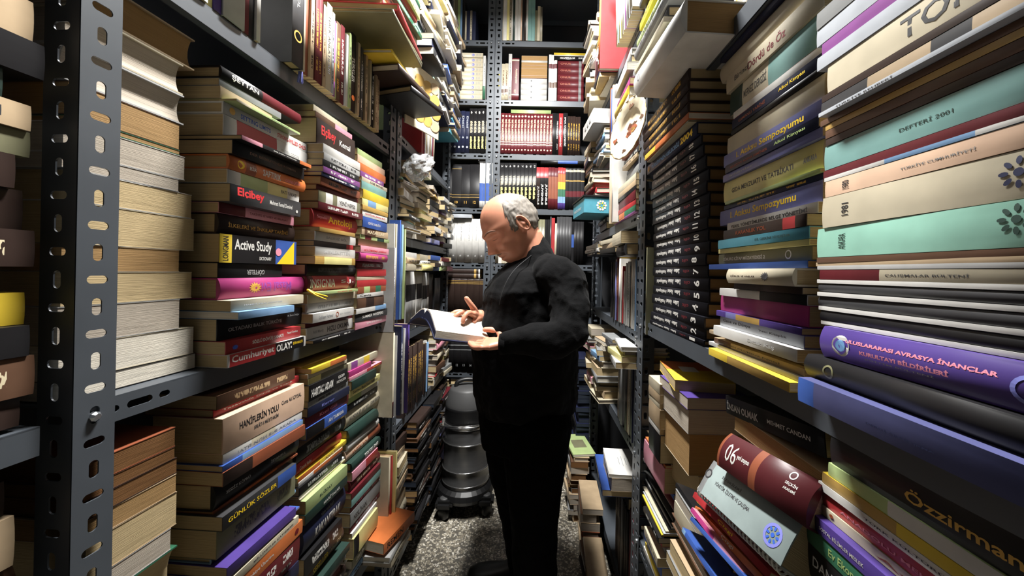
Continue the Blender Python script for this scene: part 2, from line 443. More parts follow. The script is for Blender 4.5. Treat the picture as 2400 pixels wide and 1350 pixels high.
# ---------------- shelving ----------------
def strip(bm, O, Ux, Uy, w, cells, th=.0018):
    """flat steel strip of width w (along Ux), cells = [(length, slot)] along Uy; slot None/'h'/'v'/'l'"""
    y = 0; n = 16; Nn = Ux.cross(Uy).normalized() * th
    for L, s in cells:
        cx, cy = w / 2, y + L / 2
        rect = []
        if s is None:
            a = [O + Ux * x + Uy * yy for x, yy in ((0, y), (w, y), (w, y + L), (0, y + L))]
            for off in (V((0, 0, 0)), Nn): bm.faces.new([bm.verts.new(v + off) for v in a])
            y += L; continue
        hw, hh = {'h': (.0115, .0055), 'v': (.0055, .0115), 'l': (.0055, .017), 'r': (.005, .008)}[s]
        inner = []; outer = []
        for i in range(n):
            t = 2 * math.pi * (i + .5) / n; ct, st = math.cos(t), math.sin(t)
            r = min(hw, hh); ix = max(-hw + r, min(hw - r, ct * 1)) if hw > hh else 0; iy = max(-hh + r, min(hh - r, st * 1)) if hh > hw else 0
            if hw > hh: ix = (hw - r) * (1 if ct > 0 else -1)
            if hh > hw: iy = (hh - r) * (1 if st > 0 else -1)
            inner.append((cx + ix + r * ct, cy + iy + r * st))
            k = min((w / 2) / abs(ct), (L / 2) / abs(st)); outer.append((cx + ct * k, cy + st * k))
        # keep the rectangle's corners
        pts = []
        for i in range(n):
            j = (i + 1) % n; (x1, y1), (x2, y2) = outer[i], outer[j]
            poly = [inner[i], (x1, y1)]
            if abs(x1 - x2) > 1e-6 and abs(y1 - y2) > 1e-6:
                poly.append((0 if min(x1, x2) < 1e-6 else w, y if min(y1, y2) < y + 1e-6 else y + L))
            poly += [(x2, y2), inner[j]]
            for off in (V((0, 0, 0)), Nn): bm.faces.new([bm.verts.new(O + Ux * a + Uy * b + off) for a, b in poly])
            e = [O + Ux * inner[i][0] + Uy * inner[i][1], O + Ux * inner[j][0] + Uy * inner[j][1]]
            bm.faces.new([bm.verts.new(v) for v in (e[0], e[1], e[1] + Nn, e[0] + Nn)])
        y += L
def post(f, u, du, Z1, parent, base, p=0.0):
    """slotted angle; corner at u, aisle flange runs du*, other flange runs away from the aisle"""
    bm = bmesh.new(); O = f.pt(u, p, 0) - base
    n = int(Z1 / .036); cells = [(.036, 'h' if i % 2 else 'v') for i in range(n)]
    w = .045
    strip(bm, O, f.u * du, V((0, 0, 1)), w, cells); strip(bm, O, -f.n, V((0, 0, 1)), w + .004, [(.036, 'v' if i % 2 else 'h') for i in range(n)])
    bmesh.ops.remove_doubles(bm, verts=bm.verts, dist=.00005)
    return bmobj('post', bm, STEEL, parent)
def shelf(f, ua, ub, z, depth, parent, base, p=-.003, lip=.036):
    bm = bmesh.new(); O = f.pt(ua, p, z - lip) - base; L = ub - ua
    cells = [(.03, None), (.024, 'r'), (.045, 'l'), (.024, 'r'), (L - .246, None), (.024, 'r'), (.045, 'l'), (.024, 'r'), (.03, None)]
    strip(bm, O, V((0, 0, 1)), f.u, lip, cells)
    c = (f.pt((ua + ub) / 2, p - depth / 2, z - .0015)) - base
    M = Matrix((f.u, f.n, V((0, 0, 1)))).transposed().to_4x4(); M.translation = c
    bbox(bm, (0, 0, 0), (L, depth, .002), M)
    bbox(bm, (0, -depth / 2, -lip / 2), (L, .0018, lip), M)
    # return flange under the lip
    bbox(bm, (0, depth / 2 - .009, -lip + .0025), (L, .016, .0018), M)
    return bmobj('shelf_board', bm, STEEL, parent)
def unit(f, ua, ub, zs, Z1, depth, label, group, near_post=True, far_post=True):
    base = f.pt((ua + ub) / 2, -depth / 2, 0); e = empty('shelving_unit', base)
    tag(e, label, 'shelving', group)
    if near_post: post(f, ua, 1, Z1, e, base)
    if far_post: post(f, ub, -1, Z1, e, base)
    for z in zs: shelf(f, ua + .004, ub - .004, z, depth, e, base)
    # corner bolts on the posts
    for z in zs:
        for uu, ok in ((ua + .022, near_post), (ub - .022, far_post)):
            if ok:
                bm = bmesh.new(); M = Matrix((f.u, V((0, 0, 1)), f.n)).transposed().to_4x4(); M.translation = f.pt(uu, .003, z - .018) - base
                lathe(bm, [(.0065, -.004), (.0065, .001), (.004, .004)], 8, M); bmobj('bolt', bm, BOLT, e, smooth=False)
    return e
FL1 = Face((-.580, .47), (-.520, 1.40), 'L')
FL2 = Face((-.520, 1.405), (-.520, 2.32), 'L')
FL0 = Face((-.630, -.30), (-.592, .455), 'L')
FR1 = Face((.345, .10), (.350, 1.19), 'R')
FR2 = Face((.352, 1.195), (.352, 2.13), 'R')
FBL = Face((-.56, 2.40), (-.265, 2.40), 'B')
FBR = Face((-.262, 2.40), (.46, 2.40), 'B')
BX = lambda px: (px - VX) / F * 2.40     # back wall x for a photo column
ZL1 = (1.752, 1.114, .33); ZL2 = (2.24, 1.83, 1.432, 1.034, .68, .12); ZR1 = (1.755, 1.155, .478); ZR2 = (2.55, 2.165, 1.83, 1.505, 1.108, .73, .15)
ZB = (3.14, 2.797, 2.412, 2.062, 1.708, 1.35, .976, .642, .28)
GU = 'grey slotted-angle shelving'
unit(FL1, 0, FL1.L - .006, ZL1, 3.0, .32, 'near left grey steel shelving unit with a tall slotted post at front', GU)
unit(FL2, 0, FL2.L, ZL2, 3.0, .32, 'grey steel shelving along the left side beside the vacuum cleaner', GU)
unit(FL0, 0, FL0.L, (1.725, 1.10, .47), 3.0, .32, 'dark steel shelving at the extreme left edge before the slotted post', GU, far_post=False)
unit(FR1, 0, FR1.L - .004, ZR1, 3.0, .32, 'near right grey steel shelving loaded with large lying books', GU, near_post=False)
unit(FR2, 0, FR2.L, ZR2, 3.0, .32, 'grey steel shelving on the right behind the hanging plate', GU)
unit(FBL, 0, FBL.L, ZB, 3.25, .30, 'left bay of the shelving across the far end of the aisle', GU, near_post=False)
unit(FBR, 0, FBR.L, ZB, 3.25, .30, 'right bay of the shelving across the far end behind the man', GU)

# ---------------- room ----------------
def terr(nt, b):
    tc = N(nt, 'ShaderNodeTexCoord'); v = N(nt, 'ShaderNodeTexVoronoi', Scale=95.0); v2 = N(nt, 'ShaderNodeTexVoronoi', Scale=95.0, feature='DISTANCE_TO_EDGE')
    nz = N(nt, 'ShaderNodeTexNoise', Scale=60.0)
    for q in (v, v2, nz): nt.links.new(tc.outputs['Object'], q.inputs['Vector'])
    cr = N(nt, 'ShaderNodeValToRGB'); el = cr.color_ramp.elements
    sp = N(nt, 'ShaderNodeSeparateColor'); nt.links.new(v.outputs['Color'], sp.inputs[0]); nt.links.new(sp.outputs[0], cr.inputs[0])
    cr.color_ramp.interpolation = 'CONSTANT'; el[0].color = (*lin((96, 92, 84)), 1); el[1].position = .3; el[1].color = (*lin((176, 168, 150)), 1)
    e = el.new(.6); e.color = (*lin((140, 132, 116)), 1); e = el.new(.82); e.color = (*lin((208, 202, 188)), 1)
    th = N(nt, 'ShaderNodeMath', operation='GREATER_THAN'); th.inputs[1].default_value = .075; nt.links.new(v2.outputs[0], th.inputs[0])
    mx = N(nt, 'ShaderNodeMix', data_type='RGBA'); mx.inputs[6].default_value = (*lin((92, 88, 80)), 1)
    nt.links.new(th.outputs[0], mx.inputs[0]); nt.links.new(cr.outputs[0], mx.inputs[7]); nt.links.new(mx.outputs[2], b.inputs['Base Color'])
TERR = mat('terrazzo', (160, 150, 135), .35, fn=terr)
WALL = mat('grey_wall_paint', (62, 63, 66), .8, fn=lambda nt, b: noisy(nt, b, (62, 63, 66), 3, .15))
def slab(name, c, s, m):
    bm = bmesh.new(); bbox(bm, (0, 0, 0), s); o = bmobj(name, bm, m); o.location = c; return struct(o)
slab('floor', (-.1, .4, -.03), (2.6, 5.4, .06), TERR)
slab('ceiling', (-.1, .4, 3.33), (2.6, 5.4, .06), mat('ceiling_paint', (120, 118, 114), .9))
slab('wall_left', (-1.1, .4, 1.65), (.1, 5.4, 3.3), WALL); slab('wall_right', (.92, .4, 1.65), (.1, 5.4, 3.3), WALL)
slab('wall_back', (-.1, 2.80, 1.65), (2.1, .1, 3.3), WALL); slab('wall_front', (-.1, -2.0, 1.65), (2.1, .1, 3.3), WALL)
WHITEP = mat('white_lamp_housing', (225, 225, 222), .4)
for lx, ly, lz, k in LAMPS:
    e = empty('ceiling_lamp', (lx, ly, lz)); tag(e, 'white tube lamp hanging under the ceiling ' + ('above the man' if k == 1 else 'behind the viewer'), 'lamp')
    bm = bmesh.new(); bbox(bm, (0, 0, .03), (.18, .8, .05), bev=.006); bmobj('lamp_housing', bm, WHITEP, e)
    for s in (-.3, .3):
        bm = bmesh.new(); bbox(bm, (0, s, .18), (.006, .006, .25)); bmobj('hanger', bm, BOLT, e)

# ================= LEFT, NEAR UNIT =================
G1 = 'books piled on the left middle shelf'
# pile showing page edges right behind the slotted post
stack_px(FL1, 452, 1.1145, '''
828 262 458 blk pg=wht
765 262 455 crm pg=wht
698 262 423 lgr pg=gry
637 262 451 crm
588 262 422 tan pg=tan
513 262 455 crm pg=crm
457 262 449 wht
428 262 420 lgr pg=gry
374 262 434 wht pg=gry
362 262 421 grn pg=tan
303 262 421 brn pg=tan
235 262 432 lgr hard pg=gry
165 262 430 crm hard pg=gry
92 262 457 tan hard pg=tan
''', 'in page-edge pile beside front left post', G1, u_near=.012, p0=-.04, pages_out=True, pl=(-.046, -.034))
stack_px(FL1, 530, 1.1145, '''
834 535 715 wht w=.15|b .02 .55 red|b .55 .97 blk|t Cumhuriyet;.04 .53 .5 .7 .02;wht;;|t OLAYI;.56 .78 .5 .66 .03;wht;|t ERTEN KARAGÖZ;.8 .95 .6 .3;yel
801 528 705 red|t SÖZLÜ DÖVÜŞ SANATI;.3 .72 .5 .42 .03;wht|t Pascal Combes;.78 .95 .62 .2;wht|m .1 .45 .22 blu splash
745 494 710 blk w=.18|t OLTADAKI BALIK TÜRKİYE;.1 .7 .46 .24;lgr|t M. Emin Değer;.78 .95 .62 .14;gry
735 560 690 lbl pg=wht
706 543 710 crm|t HAMDİ KILIÇ DÜNYASI;.15 .65 .5 .2;lgr
652 517 722 mag hard w=.16|t Masal Evi;.4 .76 .5 .5;vio;flip|m .33 .5 .3 gld splash
616 480 662 blk|t GÖFTELER;.4 .68 .35 .42;lgr;flip
548 515 695 blk curve=.0|b 0 .13 yel|b .68 1 blu|m .83 .5 .49 yel tri|t LONGMAN;.035 .095 .5 .85;blk;turn|t Active Study;.16 .62 .62 .5 .02;wht|t DICTIONARY;.46 .62 .2 .13;wht|m .72 .5 .16 pnk disc
501 510 692 dbr hard|t İLKELERİ VE İNKILAP TARİHİ;.1 .88 .5 .26;gld
476 500 690 pnk say=with_red_end|b 0 .3 dre|t TARİHTE SİYASET VE BELAGAT;.35 .9 .5 .3;dre
426 540 707 dgr w=.16|t Elçibey;.08 .42 .6 .62 .03;red|t Mehmet Kemal Demirel;.5 .85 .5 .26;wht|m .93 .3 .1 wht disc
394 533 703 wht say=with_landscape_photograph_spine|b .15 .5 lgn|b .5 .8 lye|t BATI YAKASI;.7 .95 .5 .3;dgr
356 540 717 org hard|b .18 .3 rus|m .12 .5 .3 yel disc|t BİR;.22 .3 .5 .32;wht|t SAFTIRIK;.38 .62 .5 .5 .02;wht|t GÜNLÜĞÜ;.68 .9 .5 .3;pnk
320 545 715 blk|t DER BEDEUTENDE ROMAN;.2 .85 .5 .2;brn
299 570 731 blk say=with_red_patch_by_its_end|b 0 .25 pnk|b .8 1 org|t BELDEN YÜKSEK;.4 .75 .5 .32;wht
268 525 727 wht say=with_red_block_on_white|b .12 .55 red|t MADEM ÇOCUK;.6 .85 .5 .2;lgr
240 522 727 wht hard curve=.03|m .08 .5 .3 gld disc|t SETTING LIMITS;.16 .48 .45 .42 .02;blu|t STRONG-WILLED CHILD;.56 .95 .45 .42 .02;red
222 555 705 lgn|b 0 .2 crm|t Günübirlik;.5 .8 .5 .4;grn
208 500 640 tan
190 500 660 gry
158 520 709 blk w=.16 hard|b .45 1 dre|t ŞEYTAN;.1 .4 .5 .5 .02;wht
''', 'in pile with spines after page-edge pile', G1, u_near=.197, pl=(0, .045))
stack_px(FL1, 745, 1.1145, '''
796 735 830 blk ink=wht
764 717 828 wht|t HIZLI OKUMA;.4 .9 .5 .5 .02;dgr|t Adil Maviş;.12 .32 .5 .35;gry
752 716 826 dre
734 733 830 wht|t Kathleen Harbour;.12 .45 .5 .4;gry|m .55 .5 .3 rus ring|t bir roman;.62 .9 .5 .2;lgr
709 720 835 lgr hard ink=gry
690 722 832 crm ink=tan
684 735 838 lgn|t KALBİNİN SESİ;.5 .85 .5 .5;red
646 722 838 dre hard|b .1 .8 red|t INSIGNIA;.05 .5 .5 .55;wht|t S.J.;.62 .9 .55 .3;wht
619 722 838 blk hard ink=dgr
600 740 832 gld say=with_torn_gold_spine|b .2 .9 lye
577 740 832 wht|t MEMLEKETTEN;.2 .85 .5 .35;lgr
564 737 828 dgr|b .8 1 red
542 737 835 wht|t BALIKSIZ GÖL;.25 .75 .5 .35;gry
530 750 832 gld
490 735 838 red hard|t Antoloji;.3 .85 .5 .55;yel|t Seçmeler;.08 .28 .6 .2;pnk
470 748 850 dre ink=wht
443 748 845 olv say=with_patterned_white-green_spine|b .15 .3 wht|b .4 .9 wht|t YENİ NEFES;.45 .85 .5 .5;dgr
432 742 840 dre
409 752 845 rus ink=blk
397 755 842 nav ink=wht
382 765 845 vio ink=wht
366 762 843 blk ink=lgr
349 765 845 lgr ink=dgr
327 760 845 wht
274 745 833 dbr w=.15|t Elçibey;.1 .45 .55 .5 .02;red|t Kemal;.55 .85 .5 .25;wht
262 740 826 brn|b .5 1 pnk
250 735 815 crm
''', 'in second spine pile from front post', G1, u_near=.425, pl=(-.01, .045))
stack_px(FL1, 848, 1.1145, '''
752 832 908 mag|b 0 1 pnk|t YALIN DÜŞ;.3 .8 .5 .4;wht
734 833 907 dgr|t SUMMER WHISPERS;.2 .85 .5 .4;wht
722 835 905 wht|b .6 1 lbl
698 838 900 brn say=with_dark_picture_spine|b .3 .6 dbr
688 838 898 wht|t Ceviz;.1 .5 .5 .5;dgr
672 838 905 rus say=with_green_and_red_pattern|b .2 .4 lgn|b .6 .8 grn
657 838 905 red ink=yel
648 836 902 crm
630 838 905 red ink=wht
612 838 898 dre hard ink=gry
591 845 910 mag hard ink=gld
575 845 912 pnk|t GÜLÜMSEME ZAMANI;.1 .9 .4 .35;red
560 840 908 tan ink=crm
549 845 912 lgn say=with_dark_green_segments|b .15 .35 dre|b .55 .8 dgn
531 848 910 tan|b .1 .5 brn|t MASALLAR;.2 .85 .5 .5;crm
505 850 908 nav|b 0 1 blu|t CEVİZ KABUĞU;.2 .7 .5 .3;wht
490 850 908 wht say=with_red_lettering_down_it|t ÇOCUKLARIN EVİ;.1 .9 .5 .4;red
478 850 910 gld ink=dbr
462 850 910 lye say=with_blue_segment|b .2 .5 lbl
440 852 912 yel
422 848 906 tea
412 848 908 crm|t OSE MINEL;.3 .85 .5 .5 .02;dgr
400 845 900 vio ink=wht
382 842 905 org
366 838 903 pch
352 838 896 lgn|b .3 1 lgn
''', 'in third spine pile from front post', G1, u_near=.635, pl=(-.012, .04))
# tall thin books standing at the far end of the middle shelf
FD = 'tall thin books standing at far left post'
x = FL1.L - .068
for i, (c, H, t, dp) in enumerate((('red', .21, .010, .02), ('wht', .33, .004, .035), ('crm', .33, .006, .04), ('blu', .345, .006, .05), ('lbl', .33, .010, .055), ('vio', .30, .006, .05), ('lgn', .315, .007, .058))):
    M, s = stM(FL1, x, dp - .01, 1.1145, H)
    if i: M, s = stM(FL1, x, dp - .01, 1.1145, H + .02)
    o = book(M, t, H + (.02 if i else 0), .2, c, 'paperback_book'); x += t + .002
    lab(o, c, 'paperback_book', ordn(i + 1), 'of the tall thin books standing before far left post', FD)
# upper shelf: standing spines
GT = 'spines standing on the upper left shelf'
row(FL1, .14, 1.7525, '''lgr .03 .24,lye .012 .2,pur .014 .2,lgr .045 .25 h,dre .012 .2,blk .012 .19,wht .010 .21''', 'on upper left shelf', GT, p=.0, wd=.17)
u0 = FL1.hit(683, 140, .02)[0]
row(FL1, u0, 1.7525, '''dgr .034 .235 h|t UZUN YOL;.05 .45 .5 .25;lgr|m .72 .5 .36 gld ring,crm .006 .2,rus .022 .22,tan:dbr .014 .21 x3 v,dre:gld .014 .215 x2,tan:brn .013 .205,crm:dbr .022 .22|t HALK ANLATILARI;.15 .8 .5 .4;dgr,sil:dgr .010 .21,vio .014 .2|b .55 .8 rus,lgn .008 .2,brn:gld .02 .21 h,dre:wht .018 .215,wht .010 .2,lgn:dgr .010 .21,lbl .008 .2,dbr .022 .225|t TÜRKLER;.3 .62 .5 .75 .02;wht|b 0 .3 blk|m .82 .5 .35 org disc,tan:brn .012 .21,wht .010 .215,dgr:wht .012 .21 x2,tan:dbr .012 .21 x2,crm .008 .2,wht:dgr .010 .21,blk:wht .014 .2,tan:brn .012 .19 x3''', 'from the tasselled book, upper left shelf', GT, p=.018, wd=.17, wordpos='of the standing row')
# big picture books overhanging above
GO = 'large flat books overhanging the upper left shelf'
for i, (ua, p, z, H, w, t, c, yaw, pc) in enumerate(((.58, .13, 2.02, .28, .25, .012, 'olv', 4, 'crm'), (.60, .125, 2.033, .27, .25, .014, 'olv', 3, 'wht'), (.61, .13, 2.048, .26, .25, .02, 'red', 6, 'crm'), (.66, .10, 1.955, .24, .2, .012, 'yel', 2, 'wht'), (.70, .12, 1.925, .22, .2, .022, 'dbr', -6, 'wht'), (.78, .14, 1.9, .2, .17, .02, 'blk', -14, 'crm'))):
    M = lieM(FL1, ua + H / 2, p, z, math.radians(yaw))
    o = book(M, t, H, w, c, 'hardcover_book', True, pc)
    lab(o, c, 'hardcover_book', ordn(i + 1) + ' of the large books', 'lying out over upper left row', GO)
stack(FL1, .59, .28, 2.069, 2.30, 'red lye crm grn wht blu', 'over the large overhanging books', GO, p=.10, wd=.2, tvar=(.012, .03))
stack(FL1, .10, .28, 2.0, 2.3, 'gry crm dbr tan', 'above the upper left standing row', GO, p=0, wd=.2, tvar=(.02, .035))
# lower compartment
G2 = 'books piled on the lower left shelf'
def base_px(f, refx, y, p=0): return f.hit(refx, y, p)[1]
zb = .3305
z = stack(FL1, .02, .155, zb, base_px(FL1, 415, 1350, -.02), 'crm tan', 'in lower page-edge pile by front post', G2, p=-.03, pages_out=1, tvar=(.03, .05), pv=.003, hard=0, lv=.005)
stack_px(FL1, 412, z, '''
1279 255 416 grn hard pg=crm
1229 255 402 lgr pg=gry
1153 255 415 tan
1110 255 415 tan pg=tan
1073 255 414 dbr pg=brn
1045 255 410 brn pg=brn
1000 255 410 rus pg=brn
''', 'in brown page-edge pile below left shelf', G2, u_near=.02, p0=-.02, pages_out=True, pl=(-.034, -.008))
z = stack(FL1, .19, .22, zb, base_px(FL1, 520, 1440, .02) - .02, 'dre tan crm dbr nav', 'at base of lower spine pile', G2, p=.02, tvar=(.02, .04), pv=.01)
stack_px(FL1, 520, z, '''
1440 620 700 dre ink=wht
1400 560 705 org|t Türkiye Üzerine;.2 .55 .5 .3;wht|m .9 .5 .2 dre disc
1378 540 697 crm|t MİLLİYETLER ÇATIŞMASI;.3 .9 .5 .35;dgr
1358 515 698 blu|b 0 1 lil|t Modernleşme ve Siyasal Kültür;.1 .8 .5 .4;wht
1344 560 690 pur
1290 497 690 lbl hard w=.19 say=with_mottled_blue-grey_binding|b 0 1 lbl|b 0 .12 nav|b .3 .34 sil|b .5 .53 sil|b .8 .9 nav
1238 510 690 olv ink=dgr
1214 522 693 dgr|b .7 .99 blu|t GÜNLÜK SÖZLER;.06 .68 .5 .4;yel
1190 500 695 rus pg=tan|b .3 .7 org
1128 505 700 blk w=.17 hard ink=lgr|t SESSİZ KÖPRÜ;.1 .35 .5 .16;lgr|t İSTANBUL;.6 .8 .5 .16;lgr
1112 525 712 rus|b 0 .3 dbr
1094 522 708 blu|b .2 1 lbl
1066 522 707 wht say=with_glyphs_on_a_cream_ground|b .3 .6 crm|t IATЯ NЛИ SIÆ AKADA;.15 .9 .4 .3;gry
984 523 713 pch|t HANİFLERİN YOLU;.16 .62 .62 .28 .025;blk|t SIRÂT-I MÜSTAKÎM;.32 .62 .33 .15 .02;dgr|t Cuma Ali SOYSAL;.66 .95 .66 .14;dgr
953 500 700 red|t Tasavvufa Giriş ve Sülûk;.08 .9 .5 .32;wht
925 510 690 brn ink=tan
''', 'in lower left pile under the shelf lip', G2, u_near=.19, pl=(-.0, .04))
z = stack(FL1, .425, .19, zb, base_px(FL1, 718, 1352, .01) - .03, 'gry dgn tan dbr dre', 'at base of second lower pile', G2, p=.02, tvar=(.018, .035), pv=.01)
stack_px(FL1, 722, z, '''
1335 705 805 brn hard|t SEFİLLER;.25 .6 .5 .55 .02;yel|t VICTOR;.65 .92 .5 .25;tan
1305 715 800 blk ink=wht
1222 712 810 nav hard w=.17|t KAKANTIRAK;.25 .85 .4 .3 .02;wht|t tüm eserleri;.4 .7 .75 .1;gry
1203 716 812 dgn|t HARİTALAR;.4 .8 .5 .4;wht
1172 718 812 lgn|t BUĞDAY;.3 .6 .5 .3;dgn
1158 703 808 crm|b .4 1 lye|t Sarı Defter;.3 .7 .5 .4;grn
1145 700 806 wht
1128 703 800 blk ink=lgr
1114 700 802 wht say=with_orange_stripe|b .3 1 org
1102 698 812 yel|b 0 .4 org|t Altın Kalem;.5 .9 .5 .4;dre
1072 693 800 red hard|t Çocuk Kalbi;.08 .3 .5 .35;wht
1032 695 810 blk hard ink=gry
1018 700 806 brn|b .5 1 gld
1004 720 812 blu|b 0 .4 blk|t AH TAMARA;.5 .9 .5 .35;wht
976 716 815 dre|t Kızıl Gül;.3 .7 .5 .3;pnk
958 722 818 nav|t Esrar;.3 .6 .5 .3;lil
942 722 815 gry ink=dgr
906 725 815 blk|t HARTALI ADAM;.05 .58 .45 .5 .03;wht|t GEOFF;.72 .9 .66 .2;wht|t NICHOLSON;.68 .94 .36 .2;wht
889 722 812 olv|b 0 .3 lye
878 722 812 crm
868 730 812 yel|b .5 1 org
855 705 798 gld
''', 'in second lower left pile below the lip', G2, u_near=.425, pl=(-.02, .04))
z = stack(FL1, .635, .16, zb, base_px(FL1, 825, 1300, .01), 'dgr lbl gry olv wht', 'at base of third lower pile', G2, p=.01, tvar=(.012, .03), pv=.01)
stack_px(FL1, 822, z, '''
1275 830 885 lye say=with_dark_end|b 0 .2 blk
1255 825 882 wht
1235 820 888 dre ink=gry
1205 822 890 gry|t NESLİHAN;.1 .5 .5 .5;blk
1190 822 888 dre ink=pnk
1175 825 890 tea
1160 825 890 dre
1130 822 890 dre hard ink=crm
1112 826 885 pnk|b .5 1 red
1090 825 892 dgn hard|t TEKERLEME;.4 .9 .5 .5;wht
1052 812 890 pch hard|b .6 1 rus|t ANTİK YOL;.15 .6 .5 .5;rus
1036 815 888 wht hard
1008 820 886 dgn hard
958 812 892 crm hard|t AKLINDAN BİR SAYI TUT;.08 .6 .5 .3 .02;dgr|t JOHN VERDON;.66 .95 .5 .26;dgr
945 815 885 blk ink=lgr
928 815 887 lgn|b .4 1 wht
915 820 890 lye|t Sevme Ben Seni Bilirim;.1 .9 .5 .4;dgr
896 825 882 dgn
884 818 895 pnk|b .5 1 red|t gül;.7 .9 .5 .4;yel
870 818 870 mag
850 815 885 crm|b .1 .3 vio|b .5 .7 yel
''', 'in third lower left pile below the lip', G2, u_near=.635, pl=(-.02, .035))
GM = 'magazines standing on end at the far left post'
x = FL1.L - .085
for i, (c, z0, H, t, dp, k) in enumerate((('crm', .93, .29, .008, .05, 0), ('lgr', .62, .30, .008, .045, 0), ('nav', .96, .28, .012, .07, 0), ('wht', .98, .27, .006, .075, 0), ('pur', .95, .27, .008, .09, 0), ('dgr', .92, .27, .006, .08, 0), ('pch', .67, .28, .008, .06, 0), ('red', .70, .28, .006, .075, 0))):
    pass
stk = [('crm', .30, .012, .055), ('red', .30, .008, .06), ('lye', .31, .010, .07)]
for i, (c, H, t, dp) in enumerate(stk):
    M, s = stM(FL1, x + .012 * i, dp - .02, .3305, H)
    lab(book(M, t, H, .2, c, 'magazine', headpg=None), c, 'magazine', ordn(i + 1), 'standing at foot of far left post', GM)
stk = [('crm', .30, .012, .062, 'with barcode on dark red foot'), ('lgr', .29, .008, .07, ''), ('crm', .30, .009, .075, '')]
for i, (c, H, t, dp, ex) in enumerate(stk):
    M, s = stM(FL1, x + .0125 * i, dp - .02, .772, H)
    lab(book(M, t, H, .2, c, 'magazine', bands=[(.82, 1, 'dre')] if i == 0 else ()), c, 'magazine', 'standing', 'below %s tall magazine by far left post' % ['first', 'second', 'third'][i], GM, ex)
stk = [('lgr', .30, .010, .06, 'dgr'), ('nav', .32, .014, .085, 'wht'), ('wht', .31, .006, .09, 'gry'), ('pur', .325, .010, .10, 'pnk')]
for i, (c, H, t, dp, ik) in enumerate(stk):
    M, s = stM(FL1, x + (.014 * i if i < 2 else .03 + .009 * (i - 2)), dp - .02, .7725 + .003, H)
    if i == 0: M = Matrix.Translation((0, 0, 0)) @ M
    M.translation.z += .30 if i == 0 else 0.0
    lab(book(M, t, H, .2, c, 'magazine', ink=ik), c, 'magazine', 'standing tall', 'under far end of left middle shelf', GM)
o = book(lieM(FL1, .80, .10, .386, math.radians(-12)), .035, .17, .14, 'org', 'paperback_book', False, 'wht', texts=[('REMEN', .1, .6, .5, .5, 'blk')])
lab(o, 'org', 'paperback_book', 'jutting out', 'lowest at the left pile beside the floor', G2)
stack(FL1, .72, .17, .3305, .385, 'crm lgr', 'beneath the jutting orange paperback', G2, p=.10, wd=.14, tvar=(.02, .026), pv=.002)

# ================= EXTREME LEFT =================
G0 = 'dim books at the left edge of the photo'
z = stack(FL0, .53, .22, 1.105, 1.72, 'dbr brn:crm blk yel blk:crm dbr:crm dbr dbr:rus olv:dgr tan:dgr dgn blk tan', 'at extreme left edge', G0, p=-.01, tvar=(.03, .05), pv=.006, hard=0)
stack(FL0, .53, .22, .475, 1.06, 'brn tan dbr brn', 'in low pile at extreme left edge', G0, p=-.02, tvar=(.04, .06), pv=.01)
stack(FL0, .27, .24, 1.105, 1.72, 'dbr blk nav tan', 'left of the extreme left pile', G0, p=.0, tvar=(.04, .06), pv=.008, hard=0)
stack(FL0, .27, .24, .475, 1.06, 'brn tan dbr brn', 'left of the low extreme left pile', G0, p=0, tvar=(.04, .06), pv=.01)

# ================= RIGHT, NEAR UNIT =================
G3 = 'books piled on the right middle shelf'
vol = lambda n: '|t Ansiklopedisi;.08 .32 .5 .5 .03;wht;flip|t Âlimleri;.34 .45 .5 .5 .03;wht;flip|t İslâm;.48 .58 .5 .5 .03;wht;flip|t cilt;.64 .74 .5 .3;dre;flip|t %d;.8 .88 .5 .5 .03;wht;turn' % n
ys = [799, 771, 743, 710, 681, 650, 622, 594, 566, 538, 511, 482, 454, 427, 397, 363, 334, 307]
lines = '\n'.join('%d %d %d bnv hard kind=encyclopedia_volume curve=.05 pg=tan say=numbered_%d' % (y, 1527 + (n % 3) * 3 - (4 if n < 3 else 0), 1648 + [0, 2, 4, 8, 12, 12, 10, 8, 14, 12, 10, 14, 12, 8, 10, 4, 0, -4][n], n + 1) + vol(n + 1) for n, y in enumerate(ys))
zt = stack_px(FR1, 1650, 1.1555, lines, 'in dark encyclopedia stack', 'dark blue encyclopedia volumes lying in a stack', u_near=FR1.hit(1650, 560, .0)[0], near='r', wd=.17, pl=(-.02, .03))
stack_px(FR1, 1640, zt, '''
277 1520 1632 nav hard curve=.04|m .05 .5 .3 gld disc|t TÜRKİYE'NİN GELECEĞİ;.12 .72 .5 .5 .03;lbl|t 2004;.74 .94 .5 .6 .04;yel
258 1518 1615 crg hard
233 1515 1612 org pg=wht|b 0 .3 yel
206 1510 1612 dbr hard ink=gld
178 1510 1612 dbr hard ink=gld
149 1510 1612 dbr hard ink=gld
120 1508 1614 dbr hard ink=gld
''', 'above the dark encyclopedia stack', G3, u_near=FR1.hit(1640, 300, .01)[0], near='r', wd=.17)
